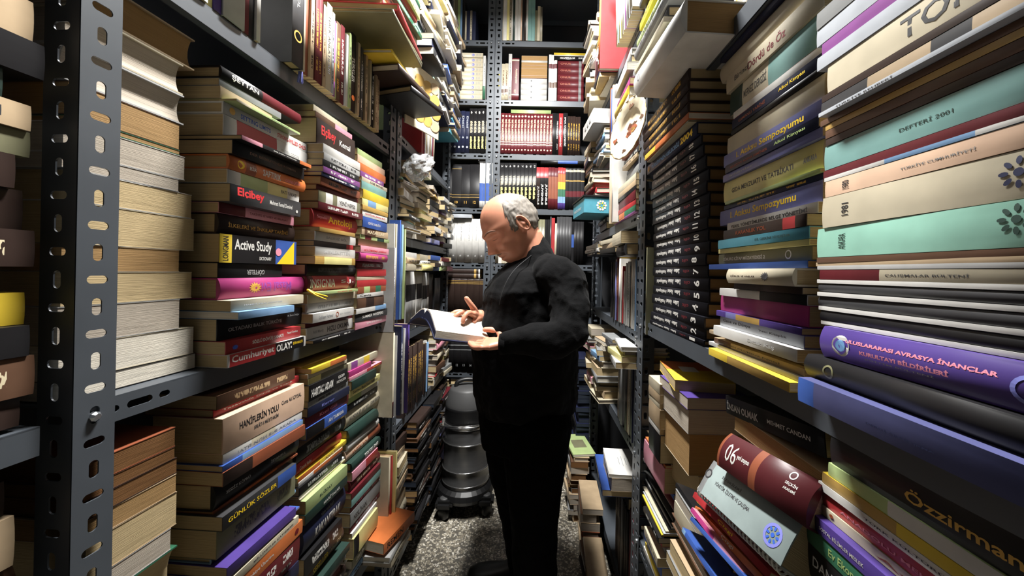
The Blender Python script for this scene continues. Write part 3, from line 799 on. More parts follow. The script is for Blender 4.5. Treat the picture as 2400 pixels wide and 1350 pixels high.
# white slip-cased book overhanging near the top, spine outward
M = lieM(FR1, FR1.hit(1560, 130, .08)[0], .105, 1.722, math.radians(4))
o = book(M, .06, .24, .19, 'wht', 'hardcover_book', True, 'tan', texts=[('O', .1, .16, .5, .3, 'gry')]); lab(o, 'wht', 'hardcover_book', 'jutting out', 'thick, directly above the hanging plate', G3)
stack(FR1, FR1.hit(1560, 130, .03)[0] - .12, .24, 1.785, 2.1, 'gry lgn mnt yel crm dgr', 'above the thick white overhanging book', G3, p=.06, tvar=(.012, .03), wd=.17)
z_ = stack(FR1, .44, .22, 1.7555, 2.1, 'crm:dgr wht:gld blk gry', 'on the upper right shelf', G3, p=-.03, tvar=(.03, .045), wd=.17)
stack(FR1, .15, .27, 1.7555, 2.1, 'sil gry wht blk', 'near end of the upper right shelf', G3, p=-.03, tvar=(.03, .05), wd=.2)
o = book(lieM(FR1, .99, .01, 1.1555, 0), .01, .01, .01, 'yel') if False else None
M, s = stM(FR1, FR1.hit(1516, 700, .0)[0] - .012, .005, 1.10 + .03, .24)
o = book(M @ Matrix.Translation((0, 0, -.008)), .008, .26, .2, 'olv', 'magazine'); lab(o, 'olv', 'magazine', 'standing upright', 'between slotted post and dark encyclopedia stack', G3)
ur = FR1.hit(1895, 600, .0)[0]
stack_px(FR1, 1695, 1.1555, '''
829 1660 1852 yel pg=wht kind=magazine say=with_dark_brown_strip|b .3 1 gld|b 0 .3 yel
812 1660 1875 lgr
797 1675 1885 tan|b 0 .25 brn|t MERGEN ÖLÜMSÜZ DERGİ;.1 .8 .5 .3;dgr
782 1663 1905 tan|t Türk Birliği;.3 .75 .5 .4;brn
768 1672 1868 wht|t Sıcak Kış;.5 .8 .5 .4;lgr
742 1688 1885 lil|b 0 1 sil|t Gece ve Dünya;.05 .45 .6 .4;dgr|t Yeni Kitaplık;.55 .85 .5 .25;dgr
730 1678 1880 pur|b .15 .3 lil|b .3 .6 gld
692 1690 1895 mag|t Ö;.04 .07 .5 .2;pnk
675 1688 1890 wht say=with_black_half|b .55 1 blk
662 1720 1880 dbr
630 1702 1858 crm hard|m .65 .5 .3 dgr splash|t ŞİİRLER VE ANILAR;.08 .5 .5 .2;dbr
618 1660 1895 blu kind=magazine pg=tan
595 1683 1905 olv|t SİMURG KİTAP MÜZAYEDESİ 2;.08 .6 .5 .4 .03;wht|m .82 .5 .36 lgr ring
583 1685 1895 lye|b 0 1 lye
562 1685 1893 ltl|t DİL ÜZERİNE SÖYLEŞİLER;.5 .85 .5 .35;dgn
541 1695 1890 dbr|b .78 .9 red|t KARANLIK YOL;.2 .6 .5 .4;rus
526 1705 1915 wht|t YEREL YÖNETİMLERDE BELGE YÖNETİMİ;.06 .92 .5 .5 .02;blk
494 1688 1925 lil|t I. Atıksu Sempozyumu;.15 .82 .5 .55 .02;yel
484 1698 1925 nav ink=gld
475 1700 1920 lgn
431 1698 1925 crm hard curve=.05|b 0 1 lye|t GIDA MEVZUATI VE TATBİKATI;.12 .78 .5 .3 .02;dgr|t ANKARA;.86 .96 .5 .2 .02;dgr
412 1695 1924 lil|t bildiriler;.1 .4 .5 .3;lgr
392 1700 1915 nav|t BELEDİYE ADINA SEMİNER;.08 .55 .5 .4;rus|t Alkol Kimyası;.62 .9 .5 .4;lgn
368 1698 1925 lil|t I. Atıksu Sempozyumu;.18 .86 .45 .6 .02;yel
332 1705 1930 crm
318 1712 1926 blk hard
298 1715 1928 nav|t OSMANLI TARİHİ;.1 .45 .5 .4;rus|t Alkol Kimyası;.6 .85 .5 .4;yel
284 1720 1930 pnk say=pinkish_white|b 0 1 wht
233 1710 1930 crm|b 0 .18 dgn|b .5 1 tea|t MERKEZ DERGİSİ;.2 .48 .5 .4;dgr
190 1703 1925 crm|t Birinci;.12 .3 .5 .3;dgr|t Dördü de Öz;.3 .7 .5 .5;dre
148 1690 1925 crm hard
131 1690 1920 nav|b 0 1 nav
112 1690 1920 tan ink=brn
''', 'in right pile beside the encyclopedias', G3, u_near=ur, near='r', wd=.17, pl=(-.035, .045))
# nearest right pile, spines running out of the frame
zR = 1.1555
def nearpile(lines, place, group, u0=.04, refx=1930, z=1.1555, pp=.0):
    n = 0
    un = u0
    for l in lines.strip().split('\n'):
        d = parse(l); p = float(d.get('p', 0)); _, zt = FR1.hit(refx, d['ytop'], p); T = max(.005, zt - z); uf = FR1.hit(d['xl'], d['ytop'], p)[0]; H = uf - un; a = bargs(d, T); n += 1
        M = lieM(FR1, un + H / 2, p, z + .0002, math.radians(float(d.get('yaw', R.uniform(-.5, .5)))))
        o = book(M, T - .0006, H, float(d.get('w', .2)), **a)
        lab(o, d['c'], a['kind'], ordn(n) + ' from bottom', place, group, (d.get('say') or '').replace('_', ' ')); z = zt
    return z
nearpile('''
905 1872 2400 dli w=.2 p=.03 kind=magazine|b 0 .08 blu|t DERGİ ARAŞTIRMA;.3 .5 .35 .1;nav
888 1925 2400 blk p=.01|b 0 1 blk|t FEN FAKÜLTESİ MECMUASI;.25 .5 .5 .3;crg
842 1882 2400 blk hard p=.02 curve=.2|m .12 .5 .3 olv ring
764 1922 2400 pur hard p=.012|m .1 .5 .32 wht disc|m .1 .5 .18 lbl disc|t ULUSLARARASI AVRASYA İNANÇLAR;.12 .57 .68 .16 .04;pnk|t KURULTAYI BİLDİRİLERİ;.18 .46 .44 .15 .04;pnk|t EĞİTİM BÜLTENİ;.2 .42 .28 .06;lgr|m .63 .5 .3 lil ring
753 1924 2400 wht
727 1924 2400 blk hard
719 1920 2400 wht
694 1918 2400 dgr hard
684 1918 2400 wht
664 1918 2400 dgr hard
655 1915 2400 wht
632 1922 2400 crm|b 0 .25 dre|t ÇALIŞMALAR BÜLTENİ;.27 .5 .5 .3;dgr
624 1915 2400 lgr
616 1912 2400 tan
603 1915 2400 brn
535 1915 2400 mnt|m .60 .6 .34 dgn flower|t ANKARA;.1 .13 .5 .5;dgn;turn
465 1930 2400 crm w=.21|m .59 .55 .34 nav flower|t 1981;.09 .12 .5 .4;dgr;turn
428 1935 2400 pch|t TÜRKİYE CUMHURİYETİ;.3 .5 .5 .16;gry|t 1980;.08 .11 .5 .5;dgr;turn
420 1932 2400 lbl say=with_white_and_blue_spine|b 0 .25 wht|b .5 1 wht
401 1928 2400 red|b 0 1 dre
346 1932 2400 tea|t DEFTERİ 2001;.3 .45 .5 .16;dgn
329 1935 2400 dbr
310 1935 2400 rus pg=brn|b 0 1 brn
296 1935 2400 brn|b 0 1 gld
282 1925 2400 brn
262 1921 2400 sil p=.01|t TÜRKİYE REHBERİ;.08 .3 .5 .5;dgr
240 1925 2400 dgr|b .2 .4 tan|b .5 1 tan
224 1926 2400 dbr say=with_dark_purple_tint
160 1940 2400 crm|t TOKI;.29 .52 .5 .6;dgr
128 1918 2400 sil
100 1926 2400 vio
60 1915 2400 sil say=in_crinkled_plastic
20 1916 2400 gry
''', 'in nearest right pile with long spines', 'long spines of the nearest right pile')

# ================= RIGHT, NEAR UNIT, LOWER SHELF =================
G4 = 'books piled on the right lower shelf'
def DR(px, p=0): return (.346 - p) * F / (px - VX)
def pbook(fx, fy, nx, ny, T, Wd, code, pf=0, pn=0, roll=0, **kw):
    """book whose upper spine edge runs from photo point f (far) to n (near)"""
    Pf, Pn = W(fx, fy, DR(fx, pf)), W(nx, ny, DR(nx, pn))
    Y = (Pf - Pn); H = Y.length; Y.normalize()
    Z = V((0, 0, 1)); Z = (Z - Y * Z.dot(Y)).normalized(); Z = Matrix.Rotation(math.radians(roll), 3, Y) @ Z; X = Y.cross(Z)
    M = Matrix((X, Y, Z)).transposed().to_4x4(); M.translation = (Pf + Pn) / 2 - Z * T
    return book(M, T, H, Wd, code, **kw)
def pl(line, T, Wd, place, pf=0, pn=0, roll=0):
    d = parse(line); fx, fy = d['ytop'], d['xl']; nx, ny = [float(q) for q in line.split()[2:4]]
    return None
z = .4785
stack(FR1, .60, .22, z, .78, 'tan crm brn crm gry', 'under the yellow-red book, right lower shelf', G4, p=-.01, pages_out=.6, tvar=(.025, .04), hard=.1)
stack_px(FR1, 1612, .775, '''
1085 1560 1640 tan pg=crm
1012 1548 1617 crm pg=tan
958 1540 1615 gry pg=gry
932 1545 1612 pur pg=gry
''', 'in page-edge pile below the encyclopedias', G4, u_near=FR1.hit(1614, 1000, 0)[0], near='r', p0=-.01, pages_out=True)
bt = FR1.hit(1612, 932, 0)[1]; un = FR1.hit(1606, 930, 0)[0]
o = book(lieM(FR1, un + .1, .0, bt + .001, math.radians(-9), True, .13), .026, .19, .13, 'yel', 'paperback_book', texts=(), marks=())
for f0, f1, c in ((0, 1, 'org'),):
    bm = bmesh.new(); bbox(bm, (.065, -.05, .0262), (.129, .088, .0004)); bmobj('cover_panel', bm, coverm('org'), o)
    bm = bmesh.new(); bbox(bm, (.075, -.01, .0266), (.04, .05, .0003)); bmobj('cover_panel', bm, plain('wht'), o)
tag(o, 'yellow paperback with orange patch lying atop page-edge pile, right lower shelf', 'book', G4)
un = FR1.hit(1552, 1100, .0)[0]
stack(FR1, un, .15, z, .62, 'wht yel blu crm gry red blk', 'at foot of the slotted right post', G4, p=.0, tvar=(.012, .03), wd=.15)
stack_px(FR1, 1545, .62, '''
1290 1502 1550 yel
1262 1504 1556 sil
1235 1504 1560 crm
1215 1506 1570 blk
1195 1506 1575 wht
1175 1506 1580 blk hard
1150 1506 1590 blk hard
1118 1507 1600 dre hard
1108 1507 1585 blu
1082 1508 1556 pnk kind=magazine
1070 1512 1560 org
1058 1515 1575 tan
1020 1520 1546 blk
1005 1520 1546 wht
960 1522 1546 tan
945 1520 1546 crm
925 1522 1546 tan
900 1524 1546 crm
''', 'behind the slotted right post, lower shelf', G4, u_near=un, near='r', pl=(-.03, .02), wd=.13)
PB = [ # far x,y, near x,y, T, W, colour, protrusions, roll, kwargs, label
 (1700, 926, 1930, 1012, .030, .17, 'blk', 0, 0, 0, dict(texts=[('İNSAN OLMAK', .02, .42, .5, .5, 'lgr', 0, .03), ('MEHMET CANDAN', .52, .9, .5, .2, 'lgr')]), 'black paperback with İNSAN OLMAK on the spine, under right shelf lip'),
 (1703, 1009, 1918, 1125, .055, .13, 'mar', .03, .01, 28, dict(kind='hardcover_book', hard=True, bands=[(0, .03, 'rus'), (.42, .5, 'rus')], texts=[('06', .1, .24, .5, .5, 'wht', 0, .0), ('yeni anayasa', .25, .4, .5, .16, 'wht'), ('SEÇKİN', .77, .88, .62, .1, 'wht'), ('AKADEMİ', .77, .88, .5, .08, 'wht')], marks=[(.8, .82, .1, 'wht', 'ring')]), 'thick dark red hardback marked 06 leaning on the right lower shelf'),
 (1672, 1078, 1880, 1226, .056, .13, 'tgr', .035, .02, 34, dict(curve=.02, bands=[(0, .06, 'gry')], texts=[('YÖNETİM, İŞLETME VE ÇALIŞMA', .16, .6, .5, .16, 'dgr'), ('İLİŞKİLERİ', .2, .45, .75, .1, 'dgr')], marks=[(.86, .4, .2, 'blu', 'flower'), (.86, .4, .26, 'lil', 'ring'), (.035, .6, .14, 'dgr', 'ring')]), 'pale grey-green thick paperback under the dark red 06 hardback'),
 (1628, 1152, 1806, 1340, .010, .10, 'red', .045, .035, 26, dict(texts=[('Çizgi', .4, .6, .5, .6, 'yel')]), 'thin red comic below the white ring binding'),
 (1636, 1166, 1850, 1368, .008, .10, 'yel', .03, .02, 26, dict(), 'thin yellow comic below the white ring binding'),
 (1630, 1185, 1800, 1362, .009, .10, 'org', .04, .035, 26, dict(texts=[('Çizgi', .45, .62, .5, .7, 'wht')]), 'orange comic between the red and pink ones'),
 (1622, 1188, 1762, 1368, .008, .10, 'pnk', .055, .05, 26, dict(bands=[(0, .45, 'mag')]), 'pink comic above the blue folder, right lower shelf'),
 (1620, 1210, 1750, 1356, .006, .1, 'blu', .06, .055, 26, dict(kind='magazine'), 'blue magazine under the pink comic, right lower shelf'),
 (1585, 1130, 1720, 1330, .008, .1, 'blk', .04, .05, 20, dict(kind='magazine'), 'black magazine leaning beside the blue magazine'),
 (1600, 1235, 1690, 1372, .008, .1, 'blu', .05, .06, 20, dict(kind='magazine', bands=[(0, .1, 'lbl')]), 'blue plastic folder at lower edge of right lower shelf'),
]
for fx, fy, nx, ny, T, w, c, pf, pn, rl, kw, lb in PB:
    kw.setdefault('kind', 'paperback_book'); o = pbook(fx, fy, nx, ny, T, w, c, pf, pn, rl, **kw); tag(o, lb, KC[kw['kind']], G4)
# page block lying page side out
Pf, Pn = W(1722, 980, DR(1722)), W(1926, 1086, DR(1926)); H = (Pf - Pn).length
M = lieM(FR1, 0, 0, 0, 0, True, .15); M.translation = (Pf + Pn) / 2 + V((.15, 0, -.03)); o = book(M, .03, H, .15, 'tan', 'paperback_book', pg='tan'); tag(o, 'tan page edges of a paperback between İNSAN OLMAK and the 06 hardback', 'book', G4)
# ring-bound book
o = pbook(1650, 1141, 1850, 1322, .012, .13, 'wht', .045, .025, 30, kind='spiral_notebook', pg='wht')
tag(o, 'white ring-bound notebook with white coils on the right lower shelf', 'notebook', G4)
H = max(v.co.y for v in o.data.vertices) * 2; bm = bmesh.new()
for i in range(24):
    y = -H / 2 + H * (i + .5) / 24
    pts = [V((-.002 + .009 * math.cos(a), y + .0012 * math.sin(a), .006 + .0105 * math.sin(a))) for a in [2 * math.pi * k / 12 for k in range(12)]]
    tube(bm, pts + [pts[0]], [.0014] * 13, 6, roundcap=False)
bmobj('wire_binding', bm, plain('wht', .3), o, True)
bm = bmesh.new(); bbox(bm, (.012, 0, .0065), (.012, H * .98, .0122)); bmobj('binding_edge', bm, plain('dgr'), o)
z = stack(FR1, .30, .24, .4785, .74, 'dgn blk brn lil gry', 'beneath the comics on right lower shelf', G4, p=-.03, tvar=(.02, .035), wd=.17)
z = stack(FR1, .04, .25, .4785, FR1.hit(1930, 1340, 0)[1], 'gry blk nav', 'at base of nearest right lower pile', G4, p=.0, tvar=(.025, .04), wd=.18)
nearpile('''
1302 1880 2400 blk p=.01 pg=wht|t DANIŞMA;.05 .25 .5 .4;lgr
1288 1885 2400 dre
1262 1882 2400 grn p=.01|b .35 .55 yel|t Ev Ekonomisi;.12 .3 .5 .4;lgn
1224 1897 2400 pur p=.01|t SOSYAL BİLİMLER MESLEK;.05 .24 .5 .3;wht|t LİSE 2;.3 .6 .5 .5 .02;rus
1184 1917 2400 crm w=.2|t Atatürkçü;.25 .7 .4 .4;rus|m .07 .6 .25 rus splash
1152 1918 2400 red|t ANADOLU MEKTEBİ;.1 .5 .5 .3;pnk
1132 1920 2400 wht|t TÜRK KÜLTÜRÜ DERGİSİ;.2 .6 .5 .3;dgr
1106 1928 2400 yel|b 0 1 gld|b .3 1 yel
1076 1940 2400 lgn|b .25 1 wht
1000 1945 2400 blk hard curve=.06|t Özzirman Ömürleri;.3 .9 .45 .34 .02;gld
''', 'in nearest right lower pile', G4, z=z)

# ================= LEFT, FAR UNIT =================
P2 = 'books on the far left shelving'
FL = FL2
row(FL, .27, 1.831, 'red .02 .235 h,crm .012 .225|b .5 .75 dre,crm .012 .23,dre:gld .016 .225 h,wht .014 .22,lye .010 .2,tea .012 .2,wht .016 .205 x2,crm .008 .2,tan:brn .014 .2 x3 v,wht .012 .21 x3,lbl .012 .22,dre .01 .2,crm .012 .2 x6 v', 'far left row beside the cookery magazine', P2, p=.01, wd=.17)
row(FL, .03, 1.831, 'lgn .014 .2,wht .012 .21 x2,red .016 .2,crm .018 .2 x3 v', 'behind the cookery magazine, far left unit', P2, p=-.03, wd=.15)
# cookery magazine cover turned to the aisle
e = tag(empty('magazine', FL.pt(.125, .055, 1.87)), 'cookery magazine with golden rolls on the cover, facing out by far left post', 'magazine')
Mz = Matrix((V((0, 1, 0)), V((0, 0, 1)), V((1, 0, 0)))).transposed().to_4x4(); Mz = Matrix.Rotation(math.radians(-22), 4, 'Z') @ Mz
bm = bmesh.new(); n = 8
fr = [[V((-.105 + .21 * i / n, z_, .004 * math.sin(i / n * 3) + d)) for i in range(n + 1)] for z_ in (0, .25) for d in (0, .006)]
loft(bm, [[fr[0][i], fr[1][i], fr[3][i], fr[2][i]] for i in range(n + 1)])
bmobj('magazine_body', bm, coverm('crm'), e, M=Mz)
for i in range(17):
    bm = bmesh.new(); x, y = -.08 + (i % 4) * .052 + R.uniform(-.01, .01), .05 + (i // 4) * .05 + R.uniform(-.008, .008)
    loft(bm, [ell(V((x, y, .0105 + k * .0004)), V((.031 * q, .012 * q, 0)), V((-.009 * q, .022 * q, 0)), 16) for k, q in ((0, 1), (1, .9))])
    bmobj('printed_roll', bm, coverm('gld' if i % 3 else 'tan'), e, M=Mz)
# heaps above the row and above
stack(FL, .26, .19, 2.10, 2.235, 'wht crm dgr wht mnt org wht', 'on top of the far left row', P2, p=.055, tvar=(.012, .022))
stack(FL, .04, .19, 2.15, 2.24, 'blk nav dgr', 'over the cookery magazine', P2, p=.12, tvar=(.02, .03), yawv=8)
stack(FL, .47, .19, 2.09, 2.235, 'nav wht dgr crm nav gry', 'beside the far left top heap', P2, p=.05, tvar=(.012, .022), yawv=7)
stack(FL, .68, .2, 2.08, 2.235, 'ltl tan blu wht', 'nearest the back wall above far left row', P2, p=.05, tvar=(.012, .022), yawv=8)
for k, (u, cs) in enumerate(((.02, 'tea dgr crm lye wht tan lye'), (.24, 'crm lye wht tan nav wht crm'), (.46, 'crm tan nav wht blu crm wht nav'), (.68, 'gry crm nav tan wht gry'))):
    stack(FL, u, .2, 2.241, 2.72, cs, 'in %s heap atop the far left unit' % ORD[k + 1], P2, p=.06, tvar=(.012, .032), yawv=9, pv=.03)
# jumbled compartment
for k, (u, L, cs, z1) in enumerate(((.02, .17, 'wht lgr wht mnt dgr wht dgn crm', 1.68), (.20, .18, 'dgr tan wht gry crm lgn red crm tan dgn', 1.78), (.40, .17, 'lil dgr blk wht gld blu dbr wht', 1.72), (.58, .16, 'blk vio nav tan wht gry crm', 1.70), (.75, .15, 'dgr crm blk wht', 1.7))):
    stack(FL, u, L, 1.433, z1, cs, 'in %s heap, middle of far left unit' % ORD[k + 1], P2, p=.02, tvar=(.008, .03), yawv=12, pv=.025, side_out=(k in (1,)), pages_out=.3)
# plastic bag on the heap
bm = bmesh.new(); bmesh.ops.create_icosphere(bm, subdivisions=4, radius=1)
for v in bm.verts:
    n_ = noise.noise(v.co * 2.1) * .28 + noise.noise(v.co * 5.3) * .14; v.co = V((v.co.x * .055, v.co.y * .11, v.co.z * .05)) * (1 + n_)
o = bmobj('plastic_bag', bm, None, None, False); o.location = FL.pt(.18, .03, 1.742); o.rotation_euler = (.5, 0, 0)
mp = mat('clear_crinkled_plastic', (225, 228, 230), .18); mp.node_tree.nodes['Principled BSDF'].inputs['Transmission Weight'].default_value = .75; mp.node_tree.nodes['Principled BSDF'].inputs['IOR'].default_value = 1.15
o.data.materials.append(mp); tag(o, 'crumpled clear plastic bag on the heap by far left post', 'bag')
# grey-white encyclopedia set
row(FL, .14, 1.035, 'lgr .052 .255 h x2|b .22 .5 blk|t 1;.7 .76 .5 .3;dgr;turn,wht .044 .255 h x3|b .22 .5 blk|t Ansiklopedi;.56 .68 .5 .2;gry,lgr .04 .25 h x2|b .25 .52 blk,wht .04 .25 h|b .25 .5 dbr,dbr .04 .24 h x2,blk .035 .22 h x4', 'grey-white encyclopedia row, far left unit', 'grey and white encyclopedia volumes standing with black bands', p=.0, wd=.17, kind='encyclopedia_volume', hard=True)
for k, (u, cs) in enumerate(((.02, 'crm tan wht lye'), (.24, 'lye wht crm'), (.42, 'blu dbr crm'), (.6, 'lgn wht dre crm'), (.76, 'pnk crm dgr'))):
    stack(FL, u, .17, 1.295, 1.38, cs, 'in %s heap over the encyclopedias' % ORD[k + 1], P2, p=.03, tvar=(.014, .03), yawv=6)
M, s = stM(FL, .02, .03, 1.035, .2, 0, math.radians(-35)); o = book(M, .006, .2, .12, 'brn', 'magazine', ink='crm'); tag(o, 'small brown leaflet standing before the grey-white encyclopedias', 'leaflet')
M, s = stM(FL, .06, .0, 1.035, .26, 0, math.radians(-20)); o = book(M, .006, .24, .12, 'gry', 'magazine'); tag(o, 'plain grey thin booklet standing behind the brown leaflet', 'booklet')
# brown volumes
row(FL, .13, .681, 'dbr:gld .026 .28 h x10,dbr .03 .25 h x2,wht .014 .26,lbl .012 .25,blu .016 .24', 'brown leather row, far left unit', 'dark brown bound volumes in the far left unit', p=.0, wd=.2, kind='encyclopedia_volume', hard=True)
stack(FL, .56, .17, .681, 1.02, 'wht crm red brn gry crm wht pnk lye crm', 'beside the brown leather volumes', P2, p=.02, tvar=(.015, .035), yawv=8, pages_out=.3)
stack(FL, .745, .16, .681, 1.02, 'crm gry wht brn lye', 'in the corner heap past brown volumes', P2, p=.02, tvar=(.015, .035), yawv=8)
bm = bmesh.new(); lathe(bm, [(.001, 0), (.05, .004), (.055, .01), (.045, .03), (.001, .038)], 24, closed=False)
o = bmobj('paper_roll', bm, plain('lgr'), None, True); o.location = FL.pt(.06, -.06, .682); tag(o, 'pale round tin standing before the brown leather volumes', 'tin'); o.name = 'tin'
# lowest compartments
stack(FL, .01, .16, .121, .62, 'crm crm tan dbr crm tan crm tan', 'in low tan pile by far left post', P2, p=.01, tvar=(.03, .05), yawv=5, pages_out=.2)
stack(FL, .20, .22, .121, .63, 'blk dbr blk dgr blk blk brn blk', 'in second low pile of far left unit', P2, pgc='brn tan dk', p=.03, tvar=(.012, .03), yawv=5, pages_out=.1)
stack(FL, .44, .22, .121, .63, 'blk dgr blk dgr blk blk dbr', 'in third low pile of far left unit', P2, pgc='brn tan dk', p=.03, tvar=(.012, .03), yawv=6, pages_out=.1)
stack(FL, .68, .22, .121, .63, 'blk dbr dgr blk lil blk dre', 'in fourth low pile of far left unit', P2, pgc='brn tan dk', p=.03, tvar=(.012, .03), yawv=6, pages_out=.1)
row(FL, .16, .64, '', '', '') if False else None

# ================= RIGHT, FAR UNIT =================
P3 = 'books on the far right shelving'
FR = FR2
# px columns -> u
for k, (u, L, cs, z0, z1, p) in enumerate(((.66, .2, 'crm tan crm lye wht tan gry crm wht blk', 2.166, 2.62, .06), (.44, .19, 'crm gld nav crm pnk wht lgr wht wht', 2.166, 2.44, .05))):
    stack(FR, u, L, z0, z1, cs, 'in %s top heap, far right unit' % ORD[k + 1], P3, p=p, tvar=(.010, .028), yawv=9, pv=.025, pages_out=.2)
M, s = stM(FR, .36, .085, 2.166, .33, math.radians(-2)); o = book(M @ Matrix.Translation((0, 0, -.03)), .028, .33, .12, 'red', 'hardcover_book', True, 'wht', bands=[(.0, 1, 'org')], texts=[('2013', .88, .94, .5, .5, 'wht', 0, .02, 1)]); tag(o, 'tall orange-red hardback standing high on the far right unit', 'book', P3)
row(FR, .02, 2.166, 'wht .02 .26 h,crm .012 .26,wht .01 .25,lgn .01 .24,wht .012 .26 x4,vio .008 .22,wht .012 .24,lye .01 .2,crm .012 .22 x4 v,lye .012 .22 x3,tea .012 .2,crm .014 .24 x5 v', 'far right top row beside orange-red hardback', P3, p=.04, wd=.15, lean=math.radians(8))
stack(FR, .1, .2, 2.46, 2.7, 'lye tea wht yel lgr', 'highest over the orange-red hardback', P3, p=.08, tvar=(.010, .02), yawv=10)
# 1.81 - 2.10
row(FR, .27, 1.831, 'wht .014 .22,lgr .012 .2,pch .014 .23,blu .008 .22,pch .012 .22,rus .016 .235', 'pink-and-white row behind the plate', P3, p=.035, wd=.14)
stack(FR, .02, .22, 1.831, 2.06, 'wht wht yel mag lgr wht dgr wht', 'in heap behind the hanging plate', P3, p=.035, tvar=(.02, .038), yawv=3)
stack(FR, .50, .2, 1.831, 1.983, 'crm wht lbl crm wht', 'under the white file box', P3, p=.03, tvar=(.010, .02), yawv=8)
bm = bmesh.new(); bbox(bm, (0, 0, .035), (.24, .24, .07), bev=.003); o = bmobj('file_box', bm, plain('lgr', .4)); o.location = FR.pt(.62, -.03, 1.985); o.rotation_euler = (0, 0, .06)
for s in (-.05, 0, .05):
    bm = bmesh.new(); bbox(bm, (-.121, s, .035), (.002, .03, .012)); bmobj('slot_edge', bm, plain('gry'), o)
tag(o, 'white file box lying on papers under the far right unit top', 'box')
stack(FR, .72, .2, 1.831, 2.0, 'blk crm blk tan', 'beyond the white file box', P3, p=.06, tvar=(.02, .03), yawv=5)
# 1.475 - 1.81
row(FR, .28, 1.506, 'wht .006 .25,tan .004 .25,wht .012 .28,lil .006 .27,wht .02 .28,pch .006 .28,crm .008 .285', 'white folder row beside the blue box', P3, p=.03, wd=.16)
stack_px(FR, 1475, 1.506, '''
508 1435 1490 vio|b .3 .55 org
488 1436 1490 grn|b .3 .55 org
476 1432 1490 red kind=magazine
455 1445 1490 dre
445 1443 1490 blk
432 1425 1490 tan
418 1422 1490 crm
''', 'by far right post, second-highest shelf seen', P3, u_near=.03, near='r', wd=.14, pl=(-.01, .03))
stack(FR, .03, .2, FR.hit(1475, 418)[1], 1.765, 'gry nav tan dgr rus', 'under the hanging plate in the far right unit', P3, p=.0, tvar=(.014, .03), yawv=10)
stack(FR, .50, .2, 1.506, 1.565, 'blk dgr blk', 'behind the blue box', P3, p=0, tvar=(.02, .03))
# blue box with logo
bw, bl, bh = .2, .22, .072
e = empty('cardboard_box', FR.pt(.57, .035, 1.567)); e.rotation_euler = (0, 0, math.radians(6))
bm = bmesh.new(); bbox(bm, (0, 0, bh / 2), (bw, bl, bh), bev=.002); bmobj('box_body', bm, coverm('ltl'), e)
bm = bmesh.new(); bbox(bm, (0, 0, bh + .004), (bw + .01, bl + .01, .008), bev=.001); bmobj('box_lid', bm, coverm('blk'), e)
bm = bmesh.new()
for k in range(10):
    a = 2 * math.pi * k / 10; bmesh.ops.create_circle(bm, cap_ends=True, radius=.0052, segments=12, matrix=Matrix.Translation((-.02 + .019 * math.cos(a), -bl / 2 - .0008, bh / 2 + .019 * math.sin(a))) @ Matrix.Rotation(math.pi / 2, 4, 'X'))
bmobj('flower_logo', bm, plain('wht'), e)
bm = bmesh.new()
for k in range(5):
    a = 2 * math.pi * k / 5; bmesh.ops.create_circle(bm, cap_ends=True, radius=.0036, segments=12, matrix=Matrix.Translation((-.02 + .0105 * math.cos(a), -bl / 2 - .0009, bh / 2 + .0105 * math.sin(a))) @ Matrix.Rotation(math.pi / 2, 4, 'X'))
bmobj('flower_logo_centre', bm, plain('yel'), e)
tv, tf = textmesh('TÜRKİYE DİYANET', .01); bmo = mesh('box_lettering', [(-bw / 2 - .0008, -.0 + .09 - x * .15, .022 + y * .016) for x, y in tv], tf, [plain('wht')]); link('box_lettering', bmo, e)
tag(e, 'turquoise box with a white flower logo jutting from the far right unit', 'box')
row_ = FR
z = stack(FR, .50, .2, 1.648, 1.79, 'blk red red crm crm', 'on the turquoise box', P3, p=.07, tvar=(.012, .028), yawv=6)
# 1.09 - 1.475
row(FR, .04, 1.109, 'lbl .008 .24,yel:blk .016 .25,wht:dgr .010 .23,wht .012 .24 x2,gry .012 .22,tan .008 .22,blk .010 .22,wht:dgr .014 .235 x2,lgr .012 .23,dgr .010 .22,gld:blk .018 .22,wht .014 .2,red .006 .22,wht .012 .22,gld:blk .010 .21,wht .03 .25 h,yel .018 .27,dre:gld .022 .26 h,lil .014 .24,wht .02 .25,blk .02 .24 h x4', 'in hip-height row by far right post', P3, p=.0, wd=.15)
z = stack(FR, .03, .19, 1.362, 1.45, 'dgr crm', 'under the shelf by the far right post', P3, p=.04, tvar=(.03, .045), yawv=5)
stack(FR, .26, .2, 1.385, 1.45, 'blk tan crm', 'over the middle of the far right row', P3, p=.03, tvar=(.014, .02), yawv=8)
stack(FR, .5, .25, 1.385, 1.455, 'blk wht lgr wht', 'nearest the back over the far right row', P3, p=.05, tvar=(.012, .02), yawv=9)
# .70 - 1.09
row(FR, .03, .731, 'gry .02 .24,nav .01 .25,dgr .02 .24 x2,crm:brn .02 .24,tan .014 .25,blk .03 .23,lbl .008 .22,wht .016 .24,gry .03 .26 h x2,tan:blk .03 .27 h', 'in grey and tan row, lower far right', P3, p=.0, wd=.16)
z = stack(FR, .02, .17, .985, 1.06, 'wht lye lye', 'atop the grey and tan row by the post', P3, p=.05, tvar=(.014, .036), yawv=9)
stack(FR, .2, .19, 1.004, 1.06, 'dgr gry lgr', 'atop the middle of the grey and tan row', P3, p=.04, tvar=(.014, .036), yawv=9)
stack(FR, .42, .17, .731, 1.0, 'crm tan crm blk gry tan crm lbl gry', 'beside the grey and tan row', P3, p=.045, tvar=(.016, .034), yawv=8, pages_out=.6)
stack(FR, .62, .18, .731, 1.04, 'crm pnk tan gry crm crm', 'beyond the grey and tan row', P3, p=.05, tvar=(.016, .034), yawv=8, pages_out=.6)
